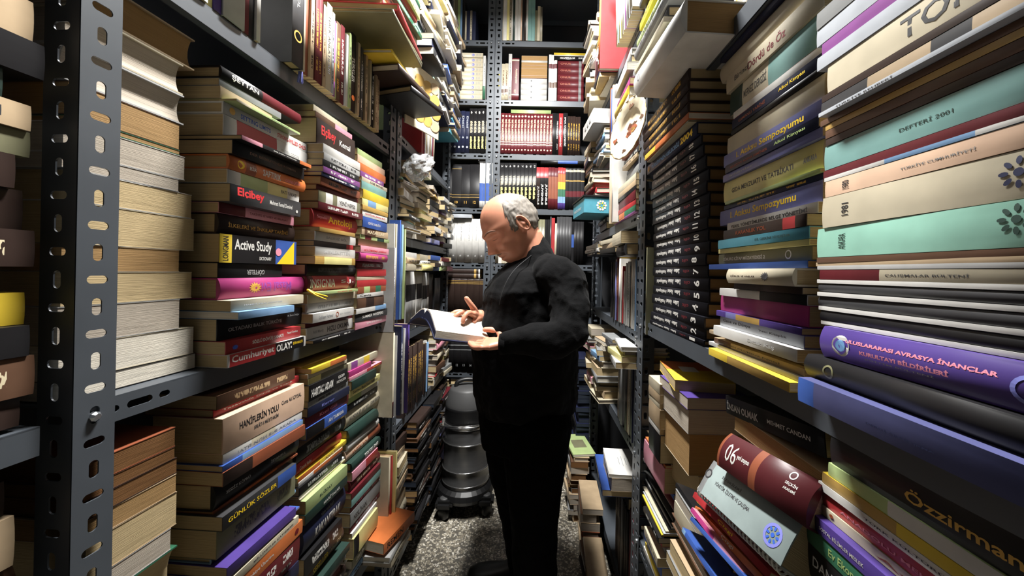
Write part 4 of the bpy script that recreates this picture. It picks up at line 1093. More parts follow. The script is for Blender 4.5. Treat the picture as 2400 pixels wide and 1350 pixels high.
# lowest: dark standing and heaps, bright pair jutting out
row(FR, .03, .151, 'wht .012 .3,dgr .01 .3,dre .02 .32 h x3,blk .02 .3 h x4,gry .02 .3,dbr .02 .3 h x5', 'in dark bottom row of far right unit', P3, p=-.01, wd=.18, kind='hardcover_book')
o = book(lieM(FR, .20, .085, .535, math.radians(-4)), .022, .25, .2, 'blu', 'paperback_book', pg='crm', ink='wht'); lab(o, 'blu', 'paperback_book', 'jutting out', 'at shin height beside the right slotted post', P3)
o = book(lieM(FR, .15, .06, .5575, math.radians(-2), True, .14), .045, .18, .14, 'tan', 'paperback_book', pg='gry'); lab(o, 'tan', 'paperback_book', 'lying', 'on the blue book beside right slotted post', P3)
o = book(lieM(FR, .15, .065, .603, math.radians(-5), True, .14), .012, .19, .14, 'wht', 'paperback_book', pg='wht', texts=()); lab(o, 'wht', 'paperback_book', 'topmost', 'above the jutting blue book by right post', P3)
for k, y in enumerate((-.03, -.02, .0, .01, .03)):
    bm = bmesh.new(); bbox(bm, (.07 + .012 * (k - 2), 0, .0123), (.002, .05 + .02 * (k % 2), .0003)); bmobj('cover_print', bm, plain('gry'), o)
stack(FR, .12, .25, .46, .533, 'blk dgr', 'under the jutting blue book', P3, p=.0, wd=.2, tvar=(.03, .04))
stack(FR, .62, .28, .0005, .62, 'nav blk nav nav blk', 'in dark glossy pile near the back', P3, p=.14, tvar=(.014, .022), wd=.13, yawv=3, hard=0) if False else None
FF = Face((.352, 1.35), (.352, 2.3), 'R')
for k, (u, L, z1, cs, p) in enumerate(((.05, .24, .14, 'tan dbr tan brn', .10), (.31, .24, .24, 'tan brn tan dbr rus', .10), (.57, .22, .34, 'tan gry brn tan', .12))):
    stack(FF, u, L, .0005, min(z1, .11 + 0 * z1) if False else z1, cs, 'in %s floor pile at foot of far right unit' % ORD[k + 1], 'books piled on the floor', pgc='tan brn gry', p=p, wd=.09, tvar=(.02, .04), yawv=5)
o = book(lieM(FF, .69, .13, .342, math.radians(8)), .012, .24, .12, 'lgn', 'magazine', pg='wht'); lab(o, 'lgn', 'magazine', 'lying on top', 'of the farthest floor pile', 'books piled on the floor')
bm = bmesh.new(); bbox(bm, (.06, 0, .0123), (.07, .09, .0003)); bmobj('cover_picture', bm, coverm('olv'), o)
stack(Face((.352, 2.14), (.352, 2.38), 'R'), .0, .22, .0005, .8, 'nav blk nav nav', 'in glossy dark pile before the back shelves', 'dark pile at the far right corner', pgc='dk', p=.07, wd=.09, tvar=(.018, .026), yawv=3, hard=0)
M, s = stM(Face((.352, 1.9), (.352, 2.3), 'R'), .2, .16, .52, .22); 

# ================= BACK UNIT =================
def ub(px): return BX(px) + .56
def ur_(px): return BX(px) + .262
PBk = 'books on the back shelving'
row(FBL, ub(1046), 2.798, 'crm:dgr .018 .29 x3 v,olv .022 .3,lgn .016 .29,lbl .012 .28,blk .018 .26,crm .010 .2 x4 v,nav:wht .022 .19,crm:dgr .012 .19,nav:wht .022 .185', 'from left on back left top shelf', PBk, wordpos='')
row(FBR, ur_(1162), 2.798, 'crm .008 .3 x2,wht:dgr .022 .3,lye .016 .3,crm:dgr .014 .3 x4 v,wht .008 .3,dgn .012 .31,wht:dgr .018 .3 x2,pch .008 .28,blk:wht .014 .27,dbr .010 .3,wht .012 .3,tea .022 .3 x2,olv:dgr .014 .21 x2 v,crm .018 .24 x2 v,crg .013 .22 x9 v', 'from left on back right top shelf', PBk, wordpos='')
z = 2.413
for i in range(10):
    T = .030; w, H = .15, (BX(1122) - BX(1046))
    c = 'crm'
    o = book(lieM(FBL, ub(1046) + H / 2, R.uniform(-.004, .004), z, 0), T - .0006, H, w, c, 'encyclopedia_volume', True, bands=[(.14, .3, 'lbl'), (.0, .08, 'lbl')], curve=.1, marks=[(.7, .5, .3, 'lil', 'disc')], texts=[('||||', .8, .92, .5, .5, 'gry')])
    tag(o, 'cream volume with blue band, %s from bottom of the back left stack' % ordn(i + 1), 'book', 'cream and blue volumes stacked on the back shelf'); z += T
row(FBL, ub(1123), 2.413, 'wht:gry .0165 .28 x3 h|b .7 1 grn', 'white volume with green foot on back left shelf', PBk, wordpos='')
row(FBR, ur_(1160), 2.413, 'blk .018 .27|b .35 .75 yel|t IRAK DENİZ;.36 .74 .5 .5 .03;blk,crm:brn .022 .235|b .7 .8 brn,crm:brn .02 .235|b .7 .8 brn,wht:gry .022 .3|m .94 .5 .3 brn disc,dre .046 .27 h|b .03 .06 crm|b .86 .88 crm|t Ansiklopedisi;.25 .6 .6 .3;pch|t CİLT;.75 .83 .5 .3;pch', 'from left on back right second shelf', PBk, wordpos='', kind='hardcover_book')
z = 2.413
for i, (T, c, pg_) in enumerate(((.036, 'wht', 0), (.036, 'wht', 0), (.036, 'wht', 0), (.036, 'wht', 0), (.016, 'rus', 1), (.048, 'tan', 1), (.018, 'rus', 1), (.02, 'tan', 1), (.012, 'wht', 0), (.03, 'tan', 1))):
    o = book(lieM(FBR, ur_(1212) + .085, 0, z, 0, bool(pg_), .15), T - .0006, .168, .15, c, 'hardcover_book', not pg_, 'tan', marks=[] if pg_ else [(.4, .5, .15, 'dgr', 'disc')])
    lab(o, c, 'hardcover_book', ordn(i + 1) + ' from bottom', 'lying in back right second shelf stack', PBk); z += T
row(FBR, ur_(1277), 2.413, 'wht:gry .017 .3 x3|b .2 .3 dre|b .6 .72 brn', 'tall white spine in back right second shelf', PBk, wordpos='')
z = 2.413
for i in range(6):
    o = book(lieM(FBR, ur_(1298) + .085, 0, z, 0), .0435, .17, .15, 'dre', 'encyclopedia_volume', True, texts=[('ONUR', .1, .5, .5, .3, 'rus')], bands=[(.8, .9, 'gry')]); lab(o, 'dre', 'encyclopedia_volume', ordn(i + 1) + ' from bottom', 'of back right dark red stack', PBk); z += .044
for i, (T, c) in enumerate(((.024, 'blk'), (.006, 'wht'), (.014, 'yel'))):
    o = book(lieM(FBR, ur_(1290) + .105, .004, z + .0003, 0), T, .22, .15, c, 'magazine', ink='wht' if c == 'blk' else None); lab(o, c, 'magazine', 'lying', 'on the back right dark red stack', PBk); z += T + .0004
row(FBL, ub(1046), 2.063, 'nav .0255 .27 h x5|t Dizisi;.12 .4 .5 .45;sil|t #;.6 .66 .5 .4;sil|m .86 .5 .25 sil disc,blk .0245 .29 h x5|t BÜYÜK KÜLTÜR;.28 .55 .5 .6 .05;crm|t ANSİKLOPEDİ;.62 .9 .5 .6 .05;lye|t #;.06 .12 .5 .4;wht', 'from left on back left third shelf', 'dark blue and black volumes on the back shelves', wordpos='', kind='encyclopedia_volume')
row(FBR, ur_(1161), 2.063, 'dre .020 .262 h x17|m .07 .5 .3 pch disc|t YENİ TÜRK ANSİKLOPEDİSİ;.14 .68 .5 .72 .03;pch|b .7 .72 pch|b .76 .78 pch|m .9 .5 .25 pch disc', 'from left in back red encyclopedia row', 'red and gold encyclopedia volumes on the back shelves', wordpos='', kind='encyclopedia_volume')
row(FBR, ur_(1286) + .0, 2.063, 'blk .03 .27 h,blk:lgr .018 .27 h,red .028 .27 h|t SPOR ANSİKLOPEDİSİ;.1 .8 .5 .45;wht,blk .028 .27 h|t SPOR ANSİKLOPEDİSİ;.1 .8 .5 .45;wht,dbr:gld .016 .25 h x5', 'after the red encyclopedia row at the back', PBk, wordpos='', kind='encyclopedia_volume')
o = book(lieM(FBR, ur_(1190) + .13, -.0, 2.328, 0), .022, .26, .15, 'lgn', 'magazine'); lab(o, 'lgn', 'magazine', 'lying', 'on top of the back red encyclopedia row', PBk)
row(FBL, ub(1038), 1.709, 'blk .045 .29 h|b .7 .71 gld|b .76 .77 gld,blk .06 .28 h|b .1 .11 gld|b .7 .71 gld|b .76 .77 gld|t 10;.85 .91 .5 .3;gld;turn,blk .055 .28 h|b .7 .71 gld|b .76 .77 gld|t 11;.85 .91 .5 .3;gld;turn,blk .065 .28 h|b .7 .71 gld|b .76 .77 gld|t 12;.85 .91 .5 .3;gld;turn,wht .020 .29 x4|b .0 .42 wht|b .45 .85 blu', 'from left on back left fourth shelf', 'thick black volumes on the back shelves', wordpos='', kind='encyclopedia_volume')
row(FBR, ur_(1158), 1.709, 'blk .0255 .295 h x10|t TEMEL;.28 .5 .5 .6 .06;crm|t BİLGİLER;.53 .8 .5 .6 .06;lye|t #;.05 .1 .5 .4;lgr,dbr .0255 .27 h|b .0 .25 red|t JUVENILE;.45 .9 .5 .6;lgr,blk .0255 .27 h x2|b .0 .25 red|t JUVENILE;.4 .9 .5 .6 .03;wht,dre .02 .27 h x3|b .22 .75 rus,red .0155 .27 x3|b 0 .15 red|b .15 .35 org|b .35 .52 yel|b .52 .7 grn|b .7 .85 lbl|b .85 1 pur,blk .024 .27 h x5|b .05 .1 crm|b .3 .33 gld|b .56 .7 dre', 'from left on back right fourth shelf', 'black and gold volumes on the back shelves', wordpos='', kind='encyclopedia_volume')
o = book(lieM(FBR, ur_(1262) + .16, 0, 2.006, 0), .0195, .32, .15, 'blk', 'hardcover_book', True, bands=[(.35, .75, 'blu')]); lab(o, 'blk', 'hardcover_book', 'lying', 'across tops of the back right fourth row', PBk)
bm = bmesh.new(); bbox(bm, (0, 0, .02), (.075, .12, .04), bev=.008); o = bmobj('wrapped_packet', bm, plain('dgr', .2)); o.location = FBL.pt(ub(1128), -.08, 2.001); tag(o, 'dark plastic packet lying on white and blue spines at the back', 'packet')
row(FBL, ub(1034), 1.351, ','.join('wht %s .285 h|t %s;.12 .5 .6 .2;gry|t cilt;.82 .86 .5 .25;lgr;turn' % (t, s_) for t, s_ in ((.026, 'Türk Edebiyatı'), (.034, 'Türk Edebiyatı Tarihi'), (.037, 'Büyük Türk Klasikleri'), (.049, 'Türk Romanı'), (.049, 'Türk Şiiri'), (.042, 'Çocuk Edebiyatı'), (.042, 'Halk Edebiyatı'), (.04, 'Divan Edebiyatı'))), 'from left in back white row', 'thick white volumes on the back shelves', wordpos='', kind='encyclopedia_volume')
o = book(lieM(FBL, ub(1040) + .09, .03, 1.638, math.radians(3)), .022, .18, .15, 'sil', 'magazine', pg='gry'); lab(o, 'sil', 'magazine', 'lying', 'wrapped in plastic over the back white row', PBk)
row(FBR, ur_(1160), 1.351, 'crm .02 .24 h,wht .02 .24,crm .02 .25 x3,blk .02 .25 x3,olv:crm .022 .28 h x2,crm .012 .27,nav:wht .02 .28 h x2,olv .016 .28 h,olv:gry .018 .29 h x2,blk:wht .016 .29 x2,dgr .008 .31,red .022 .3,crm .012 .28 x3 v,dgr .0185 .31 h x5,blk .016 .28|b .3 .6 blu,blk .02 .28 h x3', 'from left on the shelf behind the man’s head', PBk, wordpos='')
row(FBL, ub(1036), .977, 'dbr .04 .27 h x7|b .05 .06 gld|b .09 .1 gld|b .12 .13 gld|t @13;.8 .87 .5 .5;crm;turn', 'from left in back brown row', 'dark brown volumes on the back shelves', wordpos='', kind='encyclopedia_volume')
for i in range(2):
    o = book(lieM(FBL, ub(1040) + .115, .0, 1.25 + i * .03, 0), .029, .24, .15, 'dbr', 'encyclopedia_volume', True, bands=[(.1, .14, 'gry'), (.84, .9, 'gld'), (.96, 1, 'wht')]); lab(o, 'dbr', 'encyclopedia_volume', ['lower', 'upper'][i] + ' lying', 'one on back brown row', PBk)
row(FBL, ub(1036), .643, 'blk .043 .25 h x7|b .3 .33 gry|b .42 .44 gry|t @9;.8 .86 .5 .3;gry;turn', 'from left in back low black row', 'black volumes on the low back shelf', wordpos='', kind='encyclopedia_volume')
stack(FBL, ub(1040), .05, .281, .6, 'tan crm tan crm', 'in narrow page pile behind the vacuum', PBk, wd=.16, tvar=(.03, .045), pages_out=1, pv=.003, lv=.005)
stack(FBL, ub(1060), .19, .281, .6, 'blk crm blk crm dbr', 'in wide page pile behind the vacuum', PBk, wd=.16, tvar=(.03, .045), pages_out=1, pv=.003)
for z0 in (.977, .643, .281):
    row(FBR, ur_(1165), z0, 'dbr .04 .25 h x5,blk .04 .26 h x8', 'from left at height %s behind the man' % {.977: 'waist', .643: 'thigh', .281: 'knee'}[z0], PBk, wordpos='', kind='encyclopedia_volume')
stack(FBL, .04, .15, .02, .26, 'dbr blk', 'on the bottom left at the back', PBk, tvar=(.04, .05))

# ================= hanging plate =================
PLATE = mat('cream_porcelain', (226, 216, 190), .12, coat=.5, fn=lambda nt, b: noisy(nt, b, (226, 216, 190), 8, .06))
e = empty('decorative_plate', W(1479, 303, 1.13)); bm = bmesh.new(); n = 72
prof = [(.002, .0), (.05, .0), (.056, .004), (.062, .009), (.088, .014), (.094, .0165)]
rings = []
for off in (0, -.0035):
    for r, zz in (prof if off == 0 else prof[::-1]):
        rings.append([V(((r + (.0035 * (abs(math.sin(a * 8)) - .5) if r > .08 else 0)) * math.cos(a), (r * 1.0 + (.0035 * (abs(math.sin(a * 8)) - .5) if r > .08 else 0)) * math.sin(a), zz + off)) for a in [2 * math.pi * k / n for k in range(n)]])
loft(bm, rings)
Mp = Matrix.Rotation(math.radians(18), 4, 'Z') @ Matrix.Rotation(math.radians(-90), 4, 'Y') @ Matrix.Rotation(math.radians(8), 4, 'Y')
# plate axis (+z local) -> towards the aisle (-x), turned a little to the viewer
bmobj('plate_body', bm, PLATE, e, True, Mp)
bm = bmesh.new(); ring = [V((.0945 * math.cos(a), .0945 * math.sin(a), .0155)) for a in [2 * math.pi * k / 48 for k in range(49)]]
tube(bm, ring, [.0011] * 49, 6, roundcap=False); bmobj('gilt_rim', bm, mat('gilt', (170, 130, 70), .3, .8), e, True, Mp)
def splat(cx, cy, r, zz, code, nm='flower_print'):
    bm = bmesh.new()
    loft(bm, [[V((cx + q * r * (1 + .35 * math.sin(5 * a + cx * 90)) * math.cos(a) * .8, cy + q * r * (1 + .35 * math.sin(3 * a + cy * 70)) * math.sin(a) * 1.25, zz + h)) for a in [2 * math.pi * k / 22 for k in range(22)]] for q, h in ((1, 0), (.9, .0004))])
    bmobj(nm, bm, coverm(code), e, False, Mp)
for dx, dy, r, c in ((0, 0, .02, 'rus'), (.012, .008, .011, 'brn'), (-.012, .012, .011, 'rus'), (.0, .01, .009, 'pch'), (-.004, -.012, .009, 'gld'), (.014, -.016, .008, 'brn')): splat(dx, dy, r, .0006, c)
splat(.070, .0, .010, .0118, 'brn'); splat(-.02, .068, .010, .0122, 'rus'); splat(-.070, .005, .008, .0118, 'brn'); splat(.01, -.07, .008, .0122, 'brn')
bm = bmesh.new(); tube(bm, [(.012, .02, .09), (.03, .03, .13)], [.001, .001], 6); tube(bm, [(.004, .02, .085), (.012, .02, .095)], [.0015, .0015], 6); bmobj('wire_hanger', bm, BOLT, e, True)
tag(e, 'white scalloped porcelain plate with brown flowers hanging on the slotted post', 'plate')

# tassels and bookmark ribbons hanging off the shelf
bm = bmesh.new(); P = W(706, 150, .86); b0 = P
for k in range(9):
    dx, dy = R.uniform(-.006, .006), R.uniform(-.006, .006); tube(bm, [(0, 0, .0), (dx * .6, dy * .6, -.018), (dx, dy, -.045)], [.0016, .0014, .0009], 5)
tube(bm, [(0, 0, .03), (.001, 0, .012), (0, 0, 0)], [.001, .001, .0022], 6)
o = bmobj('tassel', bm, plain('lil'), None, True); o.location = b0; tag(o, 'pale blue tassel hanging below the upper left shelf spines', 'tassel')
bm = bmesh.new(); tube(bm, [(0, 0, 0), (.012, .01, -.008), (.03, .028, -.016)], [.0035, .0025, .0015], 6); tube(bm, [(0, 0, 0), (.016, .004, -.012), (.034, .016, -.022)], [.003, .002, .001], 6)
o = bmobj('ribbon', bm, plain('yel'), None, True); o.location = W(722, 680, .868); tag(o, 'yellow ribbon end sticking out beside the magenta hardback', 'ribbon')

# ================= vacuum cleaner =================
v0 = W(1090, 1196, 2.06); v0.z = 0
DK = mat('dark_plastic', (52, 52, 54), .38, fn=lambda nt, b: noisy(nt, b, (52, 52, 54), 14, .25)); DRUM = mat('brushed_drum', (92, 92, 92), .32, .75, fn=lambda nt, b: noisy(nt, b, (116, 116, 116), 6, .2, stretch=(1, 1, 12)))
CHR = mat('chrome_band', (200, 200, 200), .15, .95); BLKP = mat('black_plastic', (16, 16, 17), .45); GRYP = mat('grey_plastic_lid', (66, 66, 66), .5)
e = empty('vacuum_cleaner', v0); tag(e, 'dark grey drum vacuum cleaner on castors on the floor behind the man', 'vacuum cleaner')
bm = bmesh.new(); lathe(bm, [(.125, .13), (.128, .15), (.128, .17), (.124, .18), (.122, .22), (.127, .23), (.127, .24), (.122, .25), (.122, .36), (.127, .37), (.127, .385), (.121, .395), (.119, .47)], 48); bmobj('drum', bm, DRUM, e, True)
for z_ in (.16, .235, .378): 
    bm = bmesh.new(); ring = [V((.1275 * math.cos(a), .1275 * math.sin(a), z_)) for a in [2 * math.pi * k / 48 for k in range(49)]]; tube(bm, ring, [.004] * 49, 8, roundcap=False); bmobj('drum_rib', bm, CHR, e, True)
bm = bmesh.new(); lathe(bm, [(.126, .455), (.129, .462), (.129, .472), (.126, .478)], 48); bmobj('clamp_band', bm, CHR, e, True)
bm = bmesh.new(); lathe(bm, [(.122, .47), (.123, .50), (.118, .54), (.119, .548), (.119, .56), (.114, .566)], 48); bmobj('motor_housing', bm, BLKP, e, True)
bm = bmesh.new(); lathe(bm, [(.117, .56), (.117, .575), (.108, .60), (.096, .645), (.088, .655), (.05, .664), (.001, .667)], 48, closed=False); bmobj('lid', bm, GRYP, e, True)
bm = bmesh.new(); p, r = smoothpts([(-.062, 0, .652), (-.055, 0, .682), (-.02, 0, .695), (.02, 0, .695), (.055, 0, .682), (.062, 0, .652)], [.013, .012, .0115, .0115, .012, .013]); tube(bm, p, r, 10, 1.3); bmobj('handle', bm, BLKP, e, True, Matrix.Rotation(.25, 4, 'Z'))
bm = bmesh.new(); lathe(bm, [(.12, .075), (.15, .08), (.158, .10), (.15, .125), (.13, .14)], 32)
for k in range(4):
    a = math.radians(45 + 90 * k + 10); bbox(bm, (.15 * math.cos(a), .15 * math.sin(a), .085), (.09, .09, .045), bev=.015)
bmobj('base', bm, BLKP, e, False)
for k in range(4):
    a = math.radians(55 + 90 * k); M = Matrix.Translation((.16 * math.cos(a), .16 * math.sin(a), .0355)) @ Matrix.Rotation(a, 4, 'Z') @ Matrix.Rotation(math.pi / 2, 4, 'Y')
    bm = bmesh.new(); lathe(bm, [(.030, -.012), (.035, -.008), (.035, .008), (.030, .012)], 20, M); bmobj('castor', bm, BLKP, e, True)
    bm = bmesh.new(); lathe(bm, [(.022, -.004), (.022, .003), (.018, .006)], 20, Matrix.Translation((.155 * math.cos(a), .155 * math.sin(a), .108))); bmobj('castor_cap', bm, GRYP, e, True)
bm = bmesh.new(); p, r = smoothpts([(-.128, -.02, .46), (-.136, -.05, .455), (-.05, -.135, .485), (.06, -.13, .49), (.128, -.02, .465)], [.004] * 5, 6); tube(bm, p, r, 8); bmobj('bail_handle', bm, CHR, e, True)
for a in (200, 340):
    a = math.radians(a); bm = bmesh.new(); bbox(bm, (0, 0, 0), (.014, .03, .05), Matrix.Translation((.128 * math.cos(a), .128 * math.sin(a), .475)) @ Matrix.Rotation(a, 4, 'Z'), .003); bmobj('latch', bm, CHR, e)

# ================= the man =================
B0 = V((-.0, 1.42, 0))
SKIN = mat('skin', (204, 150, 122), .42, spec=.4, fn=None); b_ = SKIN.node_tree.nodes['Principled BSDF']
noisy(SKIN.node_tree, b_, (196, 136, 110), 17, .30, bump=.15); b_.inputs['Subsurface Weight'].default_value = .15; b_.inputs['Subsurface Scale'].default_value = .01
KNIT = mat('black_knit', (9, 9, 10), .92, spec=.1, fn=lambda nt, b: noisy(nt, b, (9, 9, 10), 240, .5, bump=.35)); KNIT.node_tree.nodes['Principled BSDF'].inputs['Sheen Weight'].default_value = .02
TROU = mat('black_trouser_cloth', (4, 4, 5), .9, spec=.06); SHOE = mat('black_leather', (10, 10, 10), .45)
HAIR = mat('grey_hair', (128, 124, 118), .7, fn=lambda nt, b: noisy(nt, b, (112, 106, 98), 70, .85, bump=1.0, stretch=(1, 1, .3)))
def Q(px, py, D): return W(px, py, D) - B0
def remesh(o, vox, it=4):
    m = o.modifiers.new('remesh', 'REMESH'); m.mode = 'VOXEL'; m.voxel_size = vox; m.use_smooth_shade = True
    if it: s = o.modifiers.new('smooth', 'SMOOTH'); s.factor = .5; s.iterations = it
# ---- head: radial height field, forward = +x, left = +y
g = lambda x, m, s: math.exp(-((x - m) / s) ** 2)
def head_r(z, th):
    """z in -.125..+.12 ; th 0 = forward"""
    zz = (z + .003) / .125
    t = max(0, 1 - abs(zz) ** (2.5 if zz > 0 else 3.4)) ** .5
    c, s = math.cos(th), math.sin(th)
    front = .098 * t; back = .104 * t; side = .079 * t
    if z < 0:   # narrows to the jaw
        side *= 1 - .12 * min(1, -z / .12); back *= 1 - .42 * min(1, (-z / .10)) ; front *= 1 + .0 * z
    fx = front if c > 0 else back
    r = 1 / math.sqrt((c / fx) ** 2 + (s / side) ** 2) if t > 0 else 0
    f = max(0, c)
    # features
    r += .010 * g(z, .026, .012) * g(th, 0, .75)                                  # brow ridge
    r -= .014 * g(z, .006, .014) * (g(th, .42, .2) + g(th, -.42, .2))             # sockets
    r += .0075 * g(z, .003, .009) * (g(th, .40, .13) + g(th, -.40, .13))           # eyeballs
    r += .007 * g(z, -.03, .022) * (g(th, .62, .25) + g(th, -.62, .25))           # cheeks
    nz = max(0, min(1, (.022 - z) / .058)); w = .10 + .09 * nz ** 2
    if z > -.052: r += (.006 + .023 * nz ** 1.1) * g(th, 0, w * 1.25) * min(1, (z + .052) / .017) + .0045 * g(z, -.034, .011) * g(th, 0, .13)   # nose
    r += .009 * g(z, -.039, .008) * (g(th, .2, .07) + g(th, -.2, .07)) - .004 * g(z, -.036, .010) * (g(th, .31, .05) + g(th, -.31, .05))          # nostril wings
    r += .006 * g(z, -.062, .008) * g(th, 0, .28) + .006 * g(z, -.078, .007) * g(th, 0, .24)   # lips
    r -= .004 * g(z, -.070, .003) * g(th, 0, .28)
    r += .006 * g(z, -.100, .018) * g(th, 0, .55)                                 # chin
    r -= .0045 * (g(z, -.050 - .05 * (abs(th) - .33), .007) * g(abs(th), .42, .13))                  # fold from nose to mouth
    r -= .004 * g(z, -.012, .006) * g(abs(th), .42, .22)                       # bag under the eye
    r += .012 * g(z, -.100, .028) * (g(th, .85, .45) + g(th, -.85, .45))              # heavy jowls
    return r
HM = Matrix.Translation(Q(1200, 532, 1.40)) @ Matrix.Rotation(math.radians(198), 4, 'Z') @ Matrix.Rotation(math.radians(36), 4, 'Y') @ Matrix.Scale(1.06, 4)
bm = bmesh.new(); NT, NZ = 110, 90; rings = []
for i in range(NZ + 1):
    a = math.pi * i / NZ; z = -.003 - .1245 * math.cos(a)
    z = max(-.1275, min(.1215, z))
    th_ = [2 * math.pi * k / NT - math.pi for k in range(NT)]
    rings.append([HM @ V((max(.0005, head_r(z, t)) * math.cos(t) - .0, max(.0005, head_r(z, t)) * math.sin(t), z)) for t in th_])
loft(bm, rings)
for s in (1, -1):   # ears
    c = V((-.012, s * .079, -.004)); pts = []
    ring = [HM @ (c + V((-.004 + .015 * math.cos(a) + .004 * math.sin(a), s * (.006 + .004 * math.cos(a + 2.6)), .028 * math.sin(a)))) for a in [2 * math.pi * k / 20 for k in range(21)]]
    tube(bm, ring, [.0046] * 21, 8, roundcap=False)
    tube(bm, [HM @ (c + V((.006, s * -.006, .016))), HM @ (c + V((-.006, s * .0, -.004))), HM @ (c + V((.004, s * -.003, -.024)))], [.008, .0125, .009], 8)
    loft(bm, [[HM @ (c + V((.013 * q * math.cos(a) - .002, s * h_, .026 * q * math.sin(a)))) for a in [2 * math.pi * k / 20 for k in range(20)]] for q, h_ in ((.9, -.008), (1, .0), (.8, .0035), (.3, .0015))])
nk = [HM @ V((-.02, 0, -.06)), Q(1246, 600, 1.41), Q(1262, 640, 1.42), Q(1262, 700, 1.42)]
tube(bm, nk, [.066, .066, .075, .10], 20)
tube(bm, [HM @ V((.055, 0, -.112)), HM @ V((.01, 0, -.118)), Q(1236, 618, 1.40)], [.030, .048, .056], 16)   # under-chin fold
# ---- torso and legs under the clothes
def RX(xl, xr, y, by, D, e=.9):
    a, b = Q(xl, y, D), Q(xr, y, D); c = (a + b) / 2
    return ell(c, (b - a) / 2, V((0, by, 0)), 40, e)
loft(bm, [RX(1200, 1330, 640, .10, 1.42), RX(1150, 1340, 700, .13, 1.42), RX(1140, 1335, 800, .13, 1.42), RX(1140, 1335, 900, .13, 1.42), RX(1150, 1325, 1000, .12, 1.42)])
KR = [Q(1215, 1000, 1.48), Q(1212, 1130, 1.50), Q(1232, 1270, 1.53)]; KR[2].z = .10
KL = [Q(1262, 1000, 1.36), Q(1262, 1150, 1.33), Q(1275, 1300, 1.32)]; KL[2].z = .10
for K in (KR, KL): tube(bm, K, [.075, .055, .038], 14)
# ---- arms
SHL, ELL, WRL = Q(1315, 655, 1.27), Q(1334, 782, 1.20), Q(1183, 806, 1.19)
SHR, ELR, WRR = Q(1195, 660, 1.58), Q(1170, 775, 1.62), Q(1124, 742, 1.335)
tube(bm, [SHL, ELL], [.045, .036], 14); tube(bm, [ELL, (ELL + WRL) / 2, WRL], [.036, .034, .026], 14)
tube(bm, [SHR, ELR], [.045, .036], 14); tube(bm, [ELR, (ELR + WRR) / 2, WRR], [.036, .034, .026], 14)
# ---- hands
def finger(bm, pts, r0, r1=None):
    r1 = r1 or r0 * .78; k = len(pts); p, r = smoothpts(pts, [r0 + (r1 - r0) * i / (k - 1) for i in range(k)], 3); tube(bm, p, r, 10)
def palm(bm, wrist, k1, k4, th=.013, base=.024):
    """flat palm from wrist to the knuckle line k1..k4"""
    kd = (k4 - k1); d = ((k1 + k4) / 2 - wrist); nrm = d.cross(kd).normalized(); kn = kd.normalized(); rings = []
    for t, w, h in ((-.12, base, base * .8), (.0, base, .017), (.25, base + .004, .015), (.6, kd.length / 2 + .006, .0145), (.95, kd.length / 2 + .008, .011), (1.06, kd.length / 2 + .003, .006)):
        rings.append(ell(wrist + d * t, kn * w, nrm * h, 20, .8))
    loft(bm, rings)
# left hand under the near edge of the book (palm up), thumb on top
wl = WRL; b1, b4 = Q(1148, 790, 1.225), Q(1160, 800, 1.165)
b1 = wl + V((-.062, .050, .004)); b4 = wl + V((-.072, -.022, -.008))
palm(bm, wl, b1, b4)
for i in range(4):
    k = b1.lerp(b4, i / 3); L = [.82, 1, .95, .75][i]
    finger(bm, [k, k + V((-.030 * L, .016, -.004)), k + V((-.052 * L, .034, .001)), k + V((-.066 * L, .050, .008))], .0098, .0078)
finger(bm, [wl + V((-.012, .040, .010)), wl + V((-.026, .062, .026)), wl + V((-.052, .066, .034)), wl + V((-.074, .064, .034))], .0125, .0088)
# right hand above the page: index and middle pointing down, thumb raised
wr = WRR; a1, a4 = Q(1096, 738, 1.37), Q(1112, 748, 1.46)
a1 = Q(1102, 733, 1.275); a4 = Q(1090, 734, 1.35)
palm(bm, wr, a1, a4, base=.023)
finger(bm, [a1, Q(1094, 735, 1.25), Q(1087, 745, 1.238), Q(1085, 755, 1.235)], .0095, .0078)
k2 = a1.lerp(a4, .33); finger(bm, [k2, Q(1082, 732, 1.28), Q(1069, 739, 1.265), Q(1062, 748, 1.26)], .0098, .0078)
k3 = a1.lerp(a4, .66); finger(bm, [k3, Q(1075, 730, 1.31), Q(1061, 735, 1.30), Q(1052, 743, 1.295)], .0095, .0074)
finger(bm, [a4, Q(1078, 729, 1.35), Q(1066, 733, 1.345), Q(1057, 739, 1.34)], .0088, .0068)
finger(bm, [wr + V((-.010, -.012, .008)), Q(1112, 726, 1.30), Q(1103, 713, 1.285), Q(1093, 699, 1.28)], .0125, .0088)
finger(bm, [wr + V((0, -.02, -.004)), Q(1114, 750, 1.30), Q(1110, 756, 1.285)], .0105, .0085)   # heel of the hand
person = bmobj('person', bm, SKIN, None, True); person.location = B0; remesh(person, .0028, 3)
tag(person, 'bald man in black sweater and trousers standing in the aisle reading an open book', 'person')
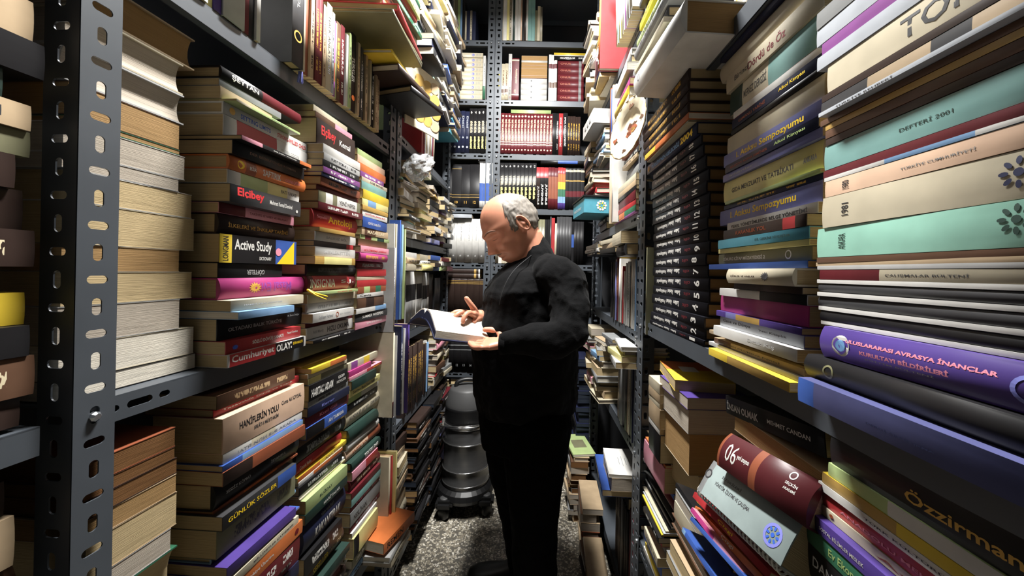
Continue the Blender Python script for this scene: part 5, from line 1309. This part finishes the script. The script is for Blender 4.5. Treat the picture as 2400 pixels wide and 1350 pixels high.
# hair: a fringe from temple round the back, lying on the skull
bm = bmesh.new(); NH, NTH = 34, 80
def hair_edge_top(t):  # t = |theta| 0 front .. pi back : upper limit of hair
    return .005 + .092 * min(1, max(0, (t - 1.05) / .45)) + .012 * min(1, max(0, (t - 1.5) / 1))
def hair_edge_bot(t): return -.01 - (.012 if t < 1.5 else 0) - .050 * min(1, max(0, (t - 1.72) / .5))
outer, inner = [], []
for j in range(NTH + 1):
    t = 1.08 + (2 * math.pi - 2.16) * j / NTH; tt = t if t < math.pi else 2 * math.pi - t; a, b = [], []
    for i in range(NH + 1):
        z = hair_edge_bot(tt) + (hair_edge_top(tt) - hair_edge_bot(tt)) * i / NH
        th = t if t <= math.pi else t - 2 * math.pi
        wob = .5 + .9 * noise.noise(V((math.cos(t) * 14, math.sin(t) * 14, z * 90)))
        edge = max(0, min(1, min(i, NH - i) / 6 - .35 * wob, min(j, NTH - j) / 7 - .5 * wob)) if 0 < i < NH else 0
        nn = .003 * noise.noise(V((math.cos(t) * 9, math.sin(t) * 9, z * 60))) + .0022 * noise.noise(V((math.cos(t) * 24, math.sin(t) * 24, z * 160)))
        r = head_r(z, th) - .0022 + (.0072 + nn) * edge; r2 = head_r(z, th) - .004
        a.append(HM @ V((r * math.cos(th), r * math.sin(th), z))); b.append(HM @ V((r2 * math.cos(th), r2 * math.sin(th), z)))
    outer.append(a); inner.append(b)
loft(bm, [a + b[::-1] for a, b in zip(outer, inner)])
hair = bmobj('hair', bm, HAIR, person, True)
def patch(name, pts, rads, m, flat=.5):
    bm = bmesh.new(); p, r = smoothpts([HM @ V(q) for q in pts], rads, 4); tube(bm, p, r, 8, flat); return bmobj(name, bm, m, person, True)
def onface(z, t, out=.001): r = head_r(z, t) + out; return (r * math.cos(t), r * math.sin(t), z)
BROW = mat('dark_brow_hair', (122, 92, 78), .9)
for s in (1, -1): 
    patch('eyebrow', [onface(.026, s * .14), onface(.032, s * .3), onface(.031, s * .5), onface(.024, s * .66)], [.0016, .0034, .0032, .0014], BROW, .45)
    patch('eyelid', [onface(-.001, s * .24, .0005), onface(-.003, s * .36, .0012), onface(-.002, s * .5, .0006)], [.0004, .0008, .0004], BROW)
patch('moustache', [onface(-.053, .3, -.001), onface(-.052, .14, .0005), onface(-.0515, 0, .0005), onface(-.052, -.14, .0005), onface(-.053, -.3, -.001)], [.002, .0055, .005, .0055, .002], mat('grey_moustache', (128, 108, 96), .9))
LIP = mat('lips', (150, 92, 82), .5); patch('lips', [onface(-.0695, .26, .0), onface(-.0695, .1, .0012), onface(-.0695, -.1, .0012), onface(-.0695, -.26, .0)], [.0008, .0016, .0016, .0008], LIP)
# sweater
bm = bmesh.new()
loft(bm, [ell((Q(1206, 606, 1.42) + Q(1272, 548, 1.42)) / 2, (Q(1272, 548, 1.42) - Q(1206, 606, 1.42)) / 2, V((0, .064, 0)), 40), ell((Q(1194, 618, 1.42) + Q(1290, 580, 1.42)) / 2, (Q(1290, 580, 1.42) - Q(1194, 618, 1.42)) / 2, V((0, .078, 0)), 40), RX(1184, 1312, 622, .10, 1.425), RX(1166, 1338, 640, .150, 1.42), RX(1138, 1352, 680, .185, 1.42), RX(1124, 1356, 730, .19, 1.42), RX(1116, 1352, 780, .185, 1.42), RX(1112, 1350, 830, .18, 1.42), RX(1111, 1350, 880, .178, 1.42), RX(1116, 1350, 925, .172, 1.42), RX(1122, 1346, 955, .165, 1.42)])
p, r = smoothpts([Q(1288, 640, 1.31), Q(1322, 668, 1.26), Q(1334, 725, 1.215), Q(1333, 782, 1.19)], [.073, .075, .068, .060], 5); tube(bm, p, r, 24)
p, r = smoothpts([Q(1334, 778, 1.19), Q(1300, 796, 1.185), Q(1255, 800, 1.185), Q(1205, 806, 1.185), Q(1178, 806, 1.19)], [.060, .060, .051, .036, .032], 5); tube(bm, p, r, 24, roundcap=False)
p, r = smoothpts([Q(1215, 650, 1.54), Q(1185, 680, 1.59), Q(1172, 740, 1.61), Q(1166, 780, 1.6)], [.075, .075, .066, .056], 5); tube(bm, p, r, 24)
p, r = smoothpts([Q(1168, 778, 1.6), Q(1152, 765, 1.52), Q(1136, 748, 1.37), Q(1129, 743, 1.345)], [.056, .05, .040, .036], 5); tube(bm, p, r, 24, roundcap=False)
for v in bm.verts:   # folds
    c = v.co; k = noise.noise(V((c.x * 9, c.y * 9, c.z * 22))) * .010 + noise.noise(V((c.x * 26, c.y * 22, c.z * 14 + c.x * 20))) * .005
    v.co += V((c.x - .03, c.y, 0)).normalized() * k
sw = bmobj('sweater', bm, KNIT, person, True); remesh(sw, .0045, 3)
tx = bpy.data.textures.new('folds', 'CLOUDS'); tx.noise_scale = .06; tx.noise_depth = 2
dm = sw.modifiers.new('folds', 'DISPLACE'); dm.texture = tx; dm.strength = .014; dm.mid_level = .5
tx2 = bpy.data.textures.new('broad_folds', 'CLOUDS'); tx2.noise_scale = .14; tx2.noise_depth = 1
dm = sw.modifiers.new('broad', 'DISPLACE'); dm.texture = tx2; dm.strength = .035; dm.mid_level = .5
bm = bmesh.new(); p, r = smoothpts([Q(1246, 598, 1.34), Q(1212, 626, 1.268), Q(1190, 655, 1.238), Q(1176, 690, 1.228), Q(1170, 715, 1.228)], [.0009, .001, .001, .0009, .0006], 5); tube(bm, p, r, 8, 1.6); bmobj('sweater_placket', bm, mat('charcoal_binding', (24, 24, 26), .8), person, True)
for c0, c1, rr in ((Q(1186, 806, 1.19), Q(1172, 806, 1.192), .0335), (Q(1133, 747, 1.355), Q(1125, 742, 1.338), .034)):
    bm = bmesh.new(); tube(bm, [c0, c1], [rr + .002, rr], 24, roundcap=False); bmobj('cuff', bm, KNIT, person, True)
# trousers
bm = bmesh.new()
loft(bm, [RX(1122, 1345, 930, .16, 1.42), RX(1124, 1338, 980, .165, 1.42), RX(1130, 1332, 1030, .165, 1.42)])
for pts, rr in (([Q(1205, 985, 1.49), Q(1205, 1080, 1.50), Q(1214, 1180, 1.51), Q(1226, 1262, 1.53), Q(1232, 1320, 1.55)], [.125, .108, .082, .075, .072]), ([Q(1262, 985, 1.36), Q(1254, 1090, 1.34), Q(1252, 1200, 1.32), Q(1254, 1310, 1.32), Q(1258, 1420, 1.33)], [.125, .112, .088, .08, .076])):
    pts[-1].z = .065; p, r = smoothpts(pts, rr, 6); tube(bm, p, r, 28)
tr = bmobj('trousers', bm, TROU, person, True); remesh(tr, .006, 3)
dm = tr.modifiers.new('folds', 'DISPLACE'); dm.texture = tx; dm.strength = .012
def shoe(heel, ang):
    bm = bmesh.new(); d = V((math.cos(ang), math.sin(ang), 0)); s = V((-d.y, d.x, 0)); rings = []
    for t, w, h, z0 in ((-.03, .018, .03, .018), (-.015, .032, .06, .012), (.03, .037, .085, .012), (.07, .037, .085, .012), (.12, .040, .062, .012), (.18, .048, .05, .012), (.23, .044, .042, .012), (.262, .028, .03, .014), (.272, .012, .016, .016)):
        rings.append([V((heel.x, heel.y, 0)) + d * t + s * (w * math.cos(a)) + V((0, 0, z0 + h * .5 + h * .5 * math.sin(a) * (1 if math.sin(a) > 0 else .95))) for a in [2 * math.pi * k / 20 for k in range(20)]])
    loft(bm, rings); o = bmobj('shoe', bm, SHOE, person, True)
    bm = bmesh.new(); loft(bm, [[V((heel.x, heel.y, z_)) + d * (.121 + .155 * math.cos(a)) + s * ((.046 if math.cos(a) > 0 else .038) * math.sin(a)) for a in [2 * math.pi * k / 28 for k in range(28)]] for z_ in (.0005, .016)]); bmobj('shoe_sole', bm, BLKP, o, False)
h = Q(1236, 1300, 1.55); shoe(V((h.x + .02, h.y, 0)), math.radians(178))
h = Q(1262, 1300, 1.34); shoe(V((h.x + .03, h.y, 0)), math.radians(195))

# ================= open book in his hands =================
c0 = W(1056, 752, 1.30); e = empty('open_book', c0)
gd = V((-.78, -.585, .20)).normalized()         # gutter direction, towards the head of the page
ac = V((.6, -.8, -.06)); ac = (ac - gd * ac.dot(gd)).normalized()   # across, towards the near half
upv = gd.cross(ac) * 1; upv = upv if upv.z > 0 else -upv
Mb = Matrix((ac, gd, upv)).transposed().to_4x4()
Hh = .098
def half(s, w, T, arch):
    """cross-section points of one half's page block: top curve and bottom curve"""
    top, bot = [], []
    for i in range(13):
        t = i / 12; x = s * (.001 + w * t); top.append((x, T * .35 + arch * math.sin(math.pi * min(1, t * 1.15) ** .55) * (1 - .35 * t) - .040 * t ** 1.6 + T * .55)); bot.append((x, -.004 - .042 * t ** 1.6 + arch * .35 * math.sin(math.pi * t ** .7)))
    return top, bot
PGW = paper('wht'); 
for s, w, T, arch in ((1, .122, .020, .015), (-1, .118, .016, .016)):
    top, bot = half(s, w, T, arch); sec = top + bot[::-1]
    bm = bmesh.new(); loft(bm, [[V((x, y, z)) for x, z in sec] for y in (-Hh, Hh)]); bmobj('page_block', bm, PGW, e, False, Mb)
    for k in range(19):   # printed lines on the page
        y = Hh * (.78 - k * .085); sg = []; bm = bmesh.new()
        i0, i1 = 2, 11; lo = [V((top[i][0], y, top[i][1] + .0004)) for i in range(i0, i1)]; hi = [V((top[i][0], y + .0022, top[i][1] + .0004)) for i in range(i0, i1)]
        L_ = [bm.verts.new(v) for v in lo]; H_ = [bm.verts.new(v) for v in hi]
        for i in range(len(L_) - 1 - (k % 5 == 4) * 3): bm.faces.new((L_[i], L_[i + 1], H_[i + 1], H_[i]))
        bmobj('printed_line', bm, plain('lgr'), e, False, Mb)
sec_t, sec_b = [], []
for s in (-1, 1):
    _, bot = half(s, .126, .018, .013); pts = bot if s > 0 else bot[::-1]; sec_t += [(x, z - .0006) for x, z in pts]
sec = sec_t + [(x, z - .004) for x, z in sec_t[::-1]]
bm = bmesh.new(); loft(bm, [[V((x, y, z)) for x, z in sec] for y in (-Hh - .004, Hh + .004)]); bmobj('book_cover', bm, coverm('nav'), e, False, Mb)
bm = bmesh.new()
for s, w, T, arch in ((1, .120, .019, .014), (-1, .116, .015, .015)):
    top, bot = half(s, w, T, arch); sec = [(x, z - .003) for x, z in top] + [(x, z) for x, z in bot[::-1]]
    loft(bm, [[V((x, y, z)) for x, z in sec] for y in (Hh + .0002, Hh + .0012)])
bmobj('page_head_end', bm, coverm('nav'), e, False, Mb)  # thin navy plate over the head end of each half's pages
tag(e, 'open hardback with dark blue cover held in the man’s hands', 'book')

# ================= books past the first 300 of one kind become one mass; nothing far outside the frame =================
bpy.context.view_layer.update()
def onscreen(o):
    xs, ys = [], []
    for cnr in o.bound_box:
        p = o.matrix_world @ V(cnr) - V((0, 0, CH)); dd = p.dot(FWD)
        if dd < .03: dd = .03
        xs.append(VX + p.dot(RIGHT) / dd * F); ys.append(VY - p.dot(UP) / dd * F)
    return min(xs), max(xs), min(ys), max(ys)
def gone(o):
    for ch in list(o.children): bpy.data.objects.remove(ch)
    bpy.data.objects.remove(o)
byk = {}
TOP = [o for o in COL.objects if o.parent is None]
for o in TOP:
    if o.parent is None and o.type == 'MESH' and o.get('category') in ('book', 'booklet', 'magazine'):
        x0, x1, y0, y1 = onscreen(o)
        if x1 < -10 or x0 > 2410 or y1 < -40 or y0 > 1390: gone(o); continue
        ar = (min(x1, 2400) - max(x0, 0)) * (min(y1, 1350) - max(y0, 0)); byk.setdefault(o.name.split('.')[0], []).append((ar, o))
print('KINDS', {k: len(v) for k, v in byk.items()})
for k, v in byk.items():
    if len(v) <= 325: continue
    v.sort(key=lambda t: -t[0]); rest = [o for _, o in v[300:]]
    vs, fs, mi, ms = [], [], [], []
    for o in rest:
        for q in [o] + list(o.children):
            s = len(vs); vs += [q.matrix_world @ x.co for x in q.data.vertices]
            sl = []
            for m in q.data.materials:
                if m not in ms: ms.append(m)
                sl.append(ms.index(m))
            for p in q.data.polygons: fs.append(tuple(s + i for i in p.vertices)); mi.append(sl[p.material_index])
        gone(o)
    me = mesh(k, vs, fs, ms, mi); o = link('heaped_' + k + 's', me); o['kind'] = 'stuff'
    tag(o, 'small distant %ss crammed into the far shelving' % k.replace('_', ' '), 'books')
